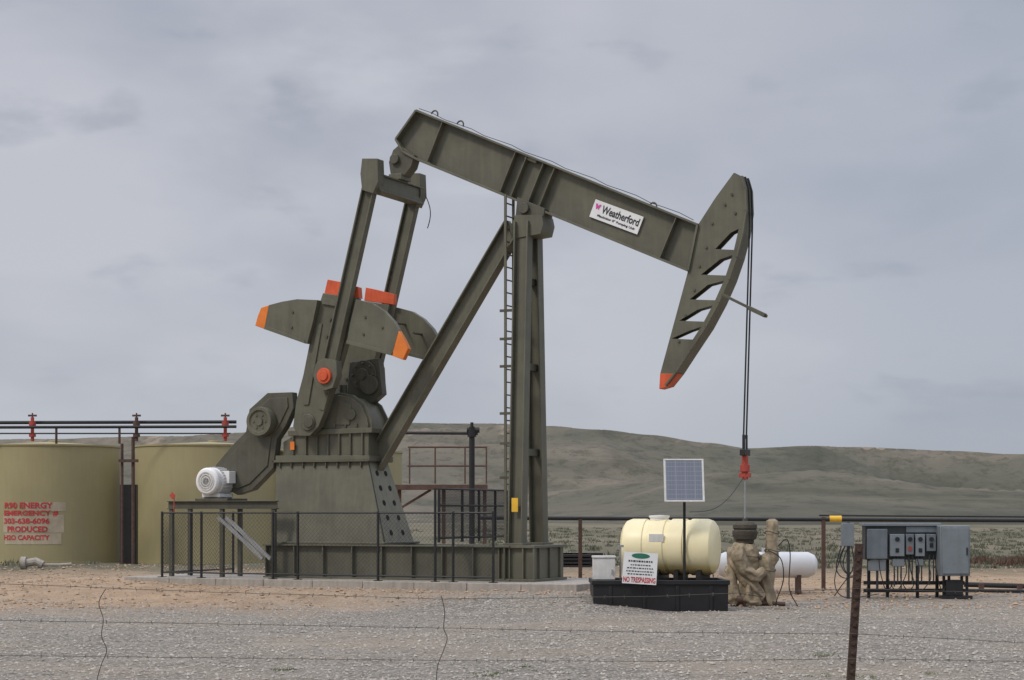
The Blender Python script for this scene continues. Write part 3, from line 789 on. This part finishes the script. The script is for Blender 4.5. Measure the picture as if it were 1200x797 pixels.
b=MB(); n=24; cc=f0+xd*wd*.5+yd*hd*.89
b.add([cc+xd*math.cos(2*math.pi*i/n)*.19+yd*math.sin(2*math.pi*i/n)*.055 for i in range(n)],[tuple(range(n))]); b.build('green_oval','green',ws,world=True)
b=MB()
for i,(y_,a,z_) in enumerate(((.72,.15,.85),(.60,.22,.8),(.50,.12,.88),(.40,.1,.9),(.31,.14,.86))):
    x=a
    while x<z_:
        l=random.uniform(.03,.09); b.bar(f0+xd*wd*x+yd*hd*y_,f0+xd*wd*min(z_,x+l)+yd*hd*y_,.003,.022 if i!=0 else .035,up=yd); x+=l+.025
b.split('small_print','ink',ws,world=True)
text('trespassing_lettering','NO TRESPASSING',f0+xd*.02+yd*hd*.04,xd,yd,'redink',ws,width=wd-.04,height=hd*.18,bold=.03,world=True)
# solar panel
sp=thing('solar_panel','blue grey solar panel on a thin dark pole above the cream tank','solar panel',(G(802,40.15).x,40.15,.36))
b=MB(); b.tube(G(802,40.15,.36),W(802,560,40.15),.03,10); b.build('pole','black',sp,world=True)
pc=W(801.5,563,39.95); hw=22.5/F*40; hh_=25.5/F*40; up=Vector((0,.32,1)).normalized(); xr=Vector((1,.06,0)).normalized(); nrm_=xr.cross(up)
def sol():
    m=bpy.data.materials.new('solar_cells'); m.use_nodes=True; nt=m.node_tree;N=nt.nodes;L=nt.links;b=N['Principled BSDF']
    tc=N.new('ShaderNodeTexCoord'); s_=N.new('ShaderNodeSeparateXYZ'); L.new(tc.outputs['Object'],s_.inputs[0])
    def grid(o,n,off,th):
        a=N.new('ShaderNodeMath');a.operation='MULTIPLY_ADD';a.inputs[1].default_value=n;a.inputs[2].default_value=off+100; L.new(o,a.inputs[0])
        f=N.new('ShaderNodeMath');f.operation='FRACT';L.new(a.outputs[0],f.inputs[0])
        c=N.new('ShaderNodeMath');c.operation='LESS_THAN';c.inputs[1].default_value=th;L.new(f.outputs[0],c.inputs[0]);return c.outputs[0]
    g1=grid(s_.outputs[0],4/(2*hw),0,.07); g2=grid(s_.outputs[2],9/(2*hh_*.95),0,.10); g3=grid(s_.outputs[0],12/(2*hw),.3,.06)
    mx=N.new('ShaderNodeMath');mx.operation='MAXIMUM';L.new(g1,mx.inputs[0]);L.new(g2,mx.inputs[1])
    m2=N.new('ShaderNodeMath');m2.operation='MAXIMUM';L.new(mx.outputs[0],m2.inputs[0]);L.new(g3,m2.inputs[1])
    mi=N.new('ShaderNodeMix');mi.data_type='RGBA';L.new(m2.outputs[0],mi.inputs[0]);mi.inputs[6].default_value=(.15,.165,.205,1);mi.inputs[7].default_value=(.235,.25,.28,1)
    L.new(mi.outputs[2],b.inputs['Base Color']); b.inputs['Roughness'].default_value=.2; return m
b=MB(); b.bar(pc-xr*hw,pc+xr*hw,.02,hh_*2,up=up); b.build('cell_sheet',sol(),sp,world=True)
b=MB()
for s_ in (-1,1):
    b.bar(pc+xr*hw*s_-up*hh_,pc+xr*hw*s_+up*hh_,.04,.03,up=nrm_); b.bar(pc+up*hh_*s_-xr*(hw+.02),pc+up*hh_*s_+xr*(hw+.02),.03,.04,up=nrm_)
b.build('panel_frame','whited',sp,world=True)
b=MB(); b.bar(pc+Vector((-.15,.06,0)),pc+Vector((.15,.06,0)),.06,.2); b.build('mount_bracket','steel',sp,world=True)

# ---------------------------------------------------------------- wellhead
wh=thing('wellhead','wellhead wrapped in tan canvas below the hanging polished rod','wellhead',(WELL.x,WELL.y,0))
wx,wy=WELL.x,WELL.y
def P_(px,py,dy=0): return W(px,py,wy+dy)
b=MB()
b.lathe([(.0,0),(.16,0),(.2,.03),(.2,.1),(.25,.12),(.27,.2),(.28,.22),(.28,.30),(.24,.33),(.27,.36),(.27,.44),(.2,.50),(.06,.52),(.05,.58),(0,.58)],(wx,wy,P_(0,638).z),(0,0,1),26)
b.build('stuffing_box','canvas2',wh,world=True,bevel=.005)
def folded(pts,fold=.17,nf=7,seed=0,n=44,squash=1.0):
    b=MB(); P=[P_(a,c,d) for a,c,d,_ in pts]; rs=[r_/F*wy for *_,r_ in pts]; rings=[]
    m=len(P); K=6*(m-1)
    for k in range(K+1):
        t=k/6; i=min(int(t),m-2); f=t-i; p=P[i].lerp(P[i+1],f); r=rs[i]+(rs[i+1]-rs[i])*f
        d=(P[i+1]-P[i]).normalized(); a=d.cross(Vector((0,1,0))).normalized(); c=a.cross(d)
        ring=[]
        for j in range(n):
            th=2*math.pi*j/n
            rr_=r*(1+fold*math.sin(nf*th+1.8*math.sin(k*.22+seed)+seed)*(.55+.45*math.sin(k*.5+seed))+.22*noise.noise(Vector((math.cos(th)*2,math.sin(th)*2,k*.3+seed*7))))
            ring.append(p+a*math.cos(th)*rr_+c*math.sin(th)*rr_*squash)
        rings.append(ring)
    vs=[v for r in rings for v in r]; m=len(rings)
    fs=[(k*n+j,k*n+(j+1)%n,(k+1)*n+(j+1)%n,(k+1)*n+j) for k in range(m-1) for j in range(n)]
    fs+=[tuple(range(n-1,-1,-1)),tuple(range((m-1)*n,m*n))]
    b.add(vs,fs); return b
def wrap(pts,mt='canvas',**k):
    o=folded(pts,**k).build('canvas_wrap',mt,wh,world=True); o.data.set_sharp_from_angle(angle=R(70)); return o
wrap([(873,637,0,11),(872,645,0,17),(873,660,0,16),(876,672,0,12),(878,684,0,13),(880,704,0,15),(880,710,0,12)],seed=1)
wrap([(857,641,-.12,3),(858,646,-.12,7),(862,660,-.14,9),(872,676,-.16,8),(884,690,-.16,7),(893,700,-.1,6)],seed=2,nf=5)
wrap([(893,650,.0,5),(896,656,.0,10),(897,675,0,10),(899,692,0,8),(904,708,0,8),(905,713,0,4)],seed=3,nf=5)
wrap([(905,608,.05,3.5),(905,611,.05,6.5),(904,635,.05,6.5),(905,654,.05,8),(902,664,.05,5)],seed=4,nf=4,fold=.09)
wrap([(853,662,-.1,3),(855,668,-.1,6),(857,684,-.1,7),(860,700,-.1,9),(860,708,-.1,6)],seed=5,nf=4)
wrap([(868,640,-.3,4),(866,652,-.32,8),(872,668,-.3,7),(886,676,-.28,7),(896,668,-.26,5)],seed=6,nf=4)
b=MB()
for (px,py,r) in ((873,651,19),(877,674,15),(880,697,17),(905,624,8.5),(905,645,9),(897,668,12)):
    p=P_(px,py); rr_=r/F*wy; b.path([p+Vector((math.cos(a)*rr_,math.sin(a)*rr_,.03*math.sin(2*a))) for a in [2*math.pi*i/20 for i in range(21)]],.01,5)
b.split('tie_rope','canvas2',wh,world=True)
b=MB(); b.tube(G(873,wy,0),P_(873,700),.2,16); b.tube(P_(848,705,-.1),P_(866,706,-.1),.05,10); b.tube(P_(890,706,-.1),P_(920,708,-.1),.05,10); b.tube(P_(864,703,-.4),P_(870,703,-.4),.09,12); b.build('casing_pipe','brown',wh,world=True)
b=MB()
b.path(sp_([P_(912,640),P_(922,632),P_(926,650),P_(925,690),P_(935,712),P_(925,716)]),.012,6); b.path(sp_([P_(845,650),P_(836,660),P_(838,690),P_(850,712)]),.012,6)
b.path(sp_([P_(900,645,-.3),P_(915,655,-.3),P_(918,680,-.3),P_(910,712,-.3),P_(940,716,-.3)]),.012,6)
b.split('hose','cable',wh,world=True)
b=MB(); A=Mx@Vector((X0,0,zc-.85)); E=W(808,600,40.3); pts=[A.lerp(E,t)+Vector((0,0,-.35*math.sin(math.pi*t)*(1-t*.3))) for t in [i/14 for i in range(15)]]
b.path(pts,.008,5); tag(b.build('sensor_cable','cable',None),'thin black cable running from the red rod clamp to the solar pole','cable')

# ---------------------------------------------------------------- right side
pp=thing('propane_tank','long white cylindrical fuel tank lying behind the canvas wrapped wellhead','tank',G(898,49.5),0)
r_=.335; a=W(838,662,49.5).x-G(898,49.5).x; e=-a; z_=W(0,662,49.5).z
b=MB(); b.lathe([(0,a),(.15,a+.02),(.26,a+.09),(r_,a+.25),(r_,e-.25),(.26,e-.09),(.15,e-.02),(0,e)],(0,0,z_),(1,0,0),36); b.build('tank_body','white',pp)
b=MB(); b.tube((0,0,z_+r_-.02),(0,0,z_+r_+.1),.12,14); b.build('valve_cover','whited',pp)
for x in (a+.5,e-.5):
    b=MB(); b.box(x-.05,x+.05,-.22,.22,0,z_-.2); b.build('saddle','brown',pp,bevel=.005)
pl=thing('raised_pipeline','long black pipe on posts running across behind the wellhead to the right edge','pipeline',G(965,52))
b=MB(); b.tube(W(560,607,52),W(1400,611,52),.055,12); b.tube(W(960,604,52.3),W(1400,607,52.3),.025,8); b.split('pipe','black',pl,world=True)
for px in (680,965,1250):
    b=MB(); b.bar(G(px,52),W(px,606,52),.1,.1); b.build('support_post','brown',pl,world=True)
b=MB(); b.tube(W(972,608,52),W(986,608,52),.085,12); b.build('pipe_coupling','yellow',pl,world=True)

er=thing('electrical_rack','dark grey switchgear rack with meter boxes on a low black stand','electrical panel',G(1057,46.5))
ED=46.5
def bxp(x0,x1,y0,y1,d0,d1,m,name,bev=.012,par=None):
    b=MB(); p=W(x0,y1,ED+d0); q=W(x1,y0,ED+d0); b.box(p.x,q.x,ED+d0,ED+d1,p.z,q.z); return b.build(name,m,par or er,world=True,bevel=bev)
bxp(1014,1101,615,656,0,.45,'greyd','switch_cabinet',.02)
bxp(1012,1103,613,616.5,-.08,.5,'greyl','rain_hood')
bxp(1062,1101,617,624,-.03,0,'grey','hinged_flap',.004)
for x0,x1,y0,y1 in ((1017,1040,620,655),(1043,1060,626,652),(1062,1071,626,650),(1073,1084,626,652),(1086,1097,626,646)):
    o=bxp(x0,x1,y0,y1,-.16,0,'greyl' if x0 in (1043,1073) else 'grey','meter_box')
    if x0>1040:
        b=MB(); p=W((x0+x1)/2,y0+6,ED-.16); b.tube(p,p+Vector((0,-.03,0)),.055,14); b.build('dial','glass',o,world=True)
        b=MB(); p=W((x0+x1)/2,y1-7,ED-.16); b.box(p.x-.04,p.x+.04,p.y-.02,p.y,p.z-.05,p.z+.05); b.build('switch','redv' if x0==1062 else 'black',o,world=True)
bxp(1019,1038,657,669,-.1,.1,'greyl','junction_box'); bxp(1046,1060,655,664,-.1,.05,'greyl','junction_box'); bxp(1074,1082,655,663,-.1,.05,'greyl','junction_box')
b=MB()
for x0 in (1048,1052,1056,1065,1069,1076,1080,1089,1094): b.tube(W(x0,650,ED-.08),W(x0,684+random.uniform(-3,6),ED-.08),.018,8)
b.tube(W(1028,669,ED-.05),W(1028,690,ED-.05),.03,8)
b.split('conduit','greyd',er,world=True)
b=MB()
for x0,x1 in ((1060,1042),(1075,1056),(1096,1112),(1030,1048),(1066,1090)):
    b.path(sp_([W(x0,655,ED-.2),W(x0+2,672,ED-.3),W((x0+x1)/2,692,ED-.35),W(x1,680,ED-.3),W(x1,668,ED-.1)]),.012,6)
b.split('drooping_cable','cable',er,world=True)
b=MB()
for px in (1018,1040,1075,1098): b.bar(G(px,ED+.2),W(px,656,ED+.2),.07,.07)
for y_ in (683,692): b.bar(W(1012,y_,ED+.1),W(1130,y_,ED+.1),.08,.09)
b.build('stand','black',er,world=True)
ec=thing('control_cabinet','tall bluish grey cabinet on black legs at the right end of the switchgear','electrical cabinet',G(1120,46.2))
b=MB(); p=W(1102,675,46);q=W(1137,616,46); b.box(p.x,q.x,46,46.5,p.z,q.z); b.build('cabinet_body','grey',ec,world=True,bevel=.02)
b=MB(); b.box(p.x+.04,q.x-.04,45.975,46,p.z+.05,q.z-.05); dr=b.build('cabinet_door','grey',ec,world=True,bevel=.01)
b=MB(); b.box(q.x-.1,q.x-.07,45.95,45.975,p.z+.5,p.z+.68); b.build('handle','black',dr,world=True)
b=MB()
for px in (1106,1112,1127,1133): b.bar(G(px,46.25),W(px,675,46.25),.06,.06)
b.box(G(1110,46).x,G(1130,46).x,46.1,46.4,.1,W(0,680,46).z); b.bar(G(1102,46.2,.05),G(1138,46.2,.05),.3,.08); b.build('leg_frame','black',ec,world=True)
jb=thing('junction_box','small light grey box on a post with looping black cables left of the switchgear','electrical box',G(994,46))
b=MB(); p=W(987,640,46);q=W(1001,613,46); b.box(p.x,q.x,46,46.2,p.z,q.z); b.build('box_body','greyl',jb,world=True,bevel=.01)
b=MB(); b.bar(G(994,46.25),W(994,612,46.25),.07,.07); b.build('post','greyd',jb,world=True)
b=MB()
for dx,dz in ((0,0),(4,6),(-4,10)):
    b.path(sp_([W(990+dx,640,45.9),W(984+dx,655+dz,45.8),W(992+dx,672+dz*.5,45.7),W(1004,664+dz,45.8),W(1010,650+dz,46)]),.013,6)
b.path(sp_([W(998,640,45.9),W(1000,665,45.8),W(985,688,45.7),W(978,698,45.7)]),.013,6); b.path(sp_([W(990,640,45.9),W(978,680,45.7),W(990,700,45.5),W(1030,696,45.8)]),.012,6)
b.split('looping_cable','cable',jb,world=True)
gp_=thing('ground_pipework','pair of low dark pipes near the ground right of the grey cabinet','pipe',G(1170,50.5))
b=MB(); b.tube(W(1130,685,51),W(1300,690,51),.07,10); b.tube(W(1120,692,50),W(1300,694,50),.05,10); b.split('pipe','black',gp_,world=True)
b=MB()
for px in (1150,1195): b.bar(G(px,50.5),W(px,684,50.5),.12,.12)
b.split('pipe_support','brown',gp_,world=True)
b=MB(); b.tube(W(905,697,50),W(1015,692,52),.035,10)
tag(b.build('flow_line','conc',None),'pale flow line pipe on the ground between wellhead and switchgear','pipe')
b=MB()
for i in range(4): b.bar(W(653,663-4*i,61),W(692,663-4*i,61),1.0,.07)
for px in (655,672,690): b.bar(W(px,664,61),W(px,648,61),.9,.08)
tag(b.build('pallet_stack','black',None),'low dark stack of pallets behind the concrete pad, right of the post','pallets')

# ---------------------------------------------------------------- foreground barbed fence
FD=11.3
b=MB(); top=W(1007,637,FD); bot=W(993,860,FD); d=(top-bot).normalized(); bot=top-d*((top.z+.1)/d.z)
b.bar(bot,top,.05,.012,up=(0,1,0)); b.bar(bot+Vector((0,.02,0)),top+Vector((0,.02,0)),.012,.036,up=(0,1,0))
for i in range(26):
    q=top-d*(.05+i*.055); b.bar(q+Vector((0,-.01,.0)),q+Vector((0,-.01,.018)),.02,.016,up=(0,1,0))
tag(b.build('fence_post','rust',None,bevel=.002),'leaning rusty metal fence post in the right foreground','fence post')
WIRES=[('topmost rusty barbed wire strand crossing the foreground',[(-60,683),(0,684),(250,694),(517,702),(760,699),(1004,690),(1260,697)]),
('second barbed wire strand from the top, across the foreground gravel',[(-60,725),(0,727),(250,731),(517,736),(760,741),(1001,743),(1260,756)]),
('third barbed wire strand, lowest visible across the foreground',[(-60,767),(0,768),(250,771),(517,774),(760,775),(998,772),(1260,776)])]
for lab,pts in WIRES:
    fine=[]
    for (a,b0),(c,d_) in zip(pts,pts[1:]):
        for i in range(10):
            t=i/10; fine.append(W(a+(c-a)*t,b0+(d_-b0)*t+random.uniform(-.2,.2),FD-.02))
    b=MB(); b.path(fine,.0017,5)
    x=-50
    while x<1250:
        for (a,b0),(c,d_) in zip(pts,pts[1:]):
            if a<=x<c: y=b0+(d_-b0)*(x-a)/(c-a)
        q=W(x,y,FD-.02)
        for k in range(2):
            v=Vector((random.uniform(-.6,.6),random.uniform(-.5,.5),random.choice((-1,1)))).normalized()*.012
            b.tube(q-v,q+v,.0011,4)
        x+=26+random.uniform(-3,3)
    tag(b.build('barbed_wire','wire',None,smooth=False),lab,'barbed wire')
for lab,pts in (('wavy twisted wire stay hanging between strands at the far left',[(124,690),(116,706),(121,726),(119,745),(125,762),(119,778),(113,800),(110,830)]),
                ('wavy twisted wire stay hanging between strands left of centre',[(517,698),(521,716),(520,736),(524,748),(519,764),(513,780),(511,800),(508,830)])):
    b=MB(); b.path(sp_([W(a,c,FD-.03) for a,c in pts]),.0028,5); tag(b.build('wire_stay','wire',None),lab,'wire stay')

# ---------------------------------------------------------------- stuff
def stones(name,mt,n,fn,smin,smax,label,cat):
    V=[];Fc=[]
    base=[(1,0,0),(-1,0,0),(0,1,0),(0,-1,0),(0,0,1),(0,0,-1)]; ff=[(0,2,4),(2,1,4),(1,3,4),(3,0,4),(2,0,5),(1,2,5),(3,1,5),(0,3,5)]
    for i in range(n):
        x,y=fn(); s=smin+(smax-smin)*random.random()**2.4; o=len(V); a=random.random()*6.28; ca,sa_=math.cos(a),math.sin(a)
        z=gz(x,y)+s*.2; kx,ky,kz=[random.uniform(.6,1.2) for _ in range(3)]
        for (u,v,w) in base:
            u*=s*kx*random.uniform(.7,1.2);v*=s*ky*random.uniform(.7,1.2);w*=s*kz*.7; V.append((x+u*ca-v*sa_,y+u*sa_+v*ca,z+w+random.uniform(-.15,.15)*s))
        Fc+=[tuple(o+k for k in f) for f in ff]
    me=bpy.data.meshes.new(name); me.from_pydata(V,[],Fc); me.materials.append(M[mt]); o=bpy.data.objects.new(name,me); COL.objects.link(o)
    tag(o,label,cat,kind='stuff')
def fg():
    y=22+23*random.random()**1.2; return (random.uniform(-1,1)*y*.29, y)
stones('gravel_stones','stone',24000,fg,.010,.040,'loose grey gravel stones spread over the foreground ground','gravel')
def fd_():
    while True:
        y=random.uniform(41,76); k=random.uniform(-20,1250)
        x=(k-600)/F*y
        dx=x-OX;dy=y-OY;s=dx*cT-dy*sT;w=dx*sT+dy*cT
        if sl-.1<s<sr+.1 and abs(w)<2.1: continue
        if k>330 and y>50 and random.random()<.6: continue
        return x,y
stones('earth_clods','clod',7000,fd_,.02,.075,'brown earth clods scattered around the concrete pad','clods')
def tufts(name,mt,n,fn,h,blades,label,cat,rad):
    V=[];Fc=[]
    for i in range(n):
        x,y=fn(); z=gz(x,y) if y<88 else 0; sc_=random.uniform(.5,1.3)
        for k in range(blades):
            a=random.random()*6.28; r=random.random()**.5*rad*sc_; bx_,by_=x+math.cos(a)*r,y+math.sin(a)*r
            hz=h*sc_*random.uniform(.4,1)*(1-.5*r/(rad*sc_)); ln=random.uniform(-.4,.4)*hz; wdt=h*.09
            o=len(V); an=random.random()*6.28; V+= [(bx_-math.cos(an)*wdt,by_-math.sin(an)*wdt,z+hz*random.uniform(0,.5)),(bx_+math.cos(an)*wdt,by_+math.sin(an)*wdt,z+hz*random.uniform(0,.4)),(bx_+ln,by_+random.uniform(-.3,.3)*hz,z+hz)]
            Fc.append((o,o+1,o+2))
    me=bpy.data.meshes.new(name); me.from_pydata(V,[],Fc); me.materials.append(M[mt]); o=bpy.data.objects.new(name,me); COL.objects.link(o); tag(o,label,cat,kind='stuff')
def fsage():
    y=70+170*random.random()**1.2; return (random.uniform(-.02,.32)*y if random.random()<.9 else random.uniform(-.3,0)*y, y)
tufts('sagebrush','sage',1300,fsage,.36,26,'grey green sagebrush covering the flat ground beyond the well pad','sagebrush',.45)
tufts('red_brush','redbrush',150,lambda:(random.uniform(.235,.30)*78,random.uniform(74,82)),.4,26,'low reddish brush at the right edge beyond the pipes','brush',.4)
def fw_():
    c=random.choice(((575,25),(560,24.6),(610,25.5),(975,24.4),(1080,25),(330,25.2),(960,28)))
    return ((c[0]-600)/F*c[1]+random.gauss(0,.15),c[1]+random.gauss(0,.2))
tufts('weeds','weed',34,fw_,.07,18,'small green weeds sprouting in the foreground gravel','weeds',.08)

# ---------------------------------------------------------------- world, sun, camera
w=bpy.data.worlds.new('World'); sc.world=w; w.use_nodes=True; nt=w.node_tree;N=nt.nodes;L=nt.links
for n_ in list(N): N.remove(n_)
out=N.new('ShaderNodeOutputWorld'); sk=N.new('ShaderNodeTexSky'); sk.sky_type='NISHITA'; sk.sun_disc=False
sund=Vector((-.70,-.52,.92)).normalized(); el=math.asin(sund.z); sk.sun_elevation=el; sk.sun_rotation=math.atan2(sund.x,sund.y)
bg1=N.new('ShaderNodeBackground'); bg1.inputs[1].default_value=.08; L.new(sk.outputs[0],bg1.inputs[0])
tc=N.new('ShaderNodeTexCoord'); sep=N.new('ShaderNodeSeparateXYZ'); L.new(tc.outputs['Generated'],sep.inputs[0])
def wn(scale,sc3,loc,d=7,r=.55,dist=0):
    mp=N.new('ShaderNodeMapping'); mp.inputs['Scale'].default_value=sc3; mp.inputs['Location'].default_value=loc; L.new(tc.outputs['Generated'],mp.inputs[0])
    n=N.new('ShaderNodeTexNoise'); n.inputs['Scale'].default_value=scale;n.inputs['Detail'].default_value=d;n.inputs['Roughness'].default_value=r;n.inputs['Distortion'].default_value=dist; L.new(mp.outputs[0],n.inputs['Vector']); return n.outputs['Fac']
def wr(x,a,b,c=0,d=1,smooth=True):
    r=N.new('ShaderNodeMapRange')
    if smooth: r.interpolation_type='SMOOTHSTEP'
    for i,v in enumerate((a,b,c,d)): r.inputs[i+1].default_value=v
    L.new(x,r.inputs[0]); return r.outputs[0]
def wm(f,a,b):
    x=N.new('ShaderNodeMix'); x.data_type='RGBA'; L.new(f,x.inputs[0])
    for i,v in ((6,a),(7,b)):
        if isinstance(v,tuple): x.inputs[i].default_value=(*v,1)
        else: L.new(v,x.inputs[i])
    return x.outputs[2]
big=wn(3.6,(1,1,2.0),(.3,0,.1),5,.45,.3)
c=wm(wr(big,.34,.62),(.40,.425,.50),(.56,.57,.625))
c=wm(wr(wn(6,(1,1,2.4),(4,1,2),6,.48,.2),.50,.72,0,.5),c,(.36,.385,.46))
c=wm(wr(wn(12,(1,1,2.4),(7,3,1),6,.5,.15),.57,.72,0,.42),c,(.29,.315,.39))
c=wm(wr(wn(8,(1,1,2.4),(2,8,5),6,.5,.1),.55,.76,0,.5),c,(.66,.67,.715))
c=wm(wr(sep.outputs[0],-.02,.25,0,.45),c,(.33,.375,.46))
zlow=wr(sep.outputs[2],.0,.09,.5,0); lowc=wm(wr(sep.outputs[0],-.22,.2),(.54,.59,.65),(.34,.395,.475)); c=wm(zlow,c,lowc)
bg2=N.new('ShaderNodeBackground'); L.new(c,bg2.inputs[0])
st=wr(sep.outputs[2],.30,.95,1.0,3.3); L.new(st,bg2.inputs[1])
mx=N.new('ShaderNodeMixShader'); mx.inputs[0].default_value=.9; L.new(bg1.outputs[0],mx.inputs[1]); L.new(bg2.outputs[0],mx.inputs[2]); L.new(mx.outputs[0],out.inputs[0])
sd=bpy.data.lights.new('sun','SUN'); sd.energy=1.5; sd.angle=R(10); sd.color=(1,.93,.84)
so=bpy.data.objects.new('sun',sd); COL.objects.link(so); so.rotation_euler=(-sund).to_track_quat('-Z','Y').to_euler(); so.location=(-20,-20,40)
cd=bpy.data.cameras.new('camera'); cd.sensor_width=36; cd.lens=36*F/1200; cd.shift_y=(HY-398.5)/1200; cd.clip_end=9000; cd.clip_start=.1
co=bpy.data.objects.new('camera',cd); COL.objects.link(co); co.location=(0,0,H); co.rotation_euler=(R(90),0,0); sc.camera=co
sc.view_settings.view_transform='Standard'; sc.view_settings.look='None'; sc.view_settings.exposure=0
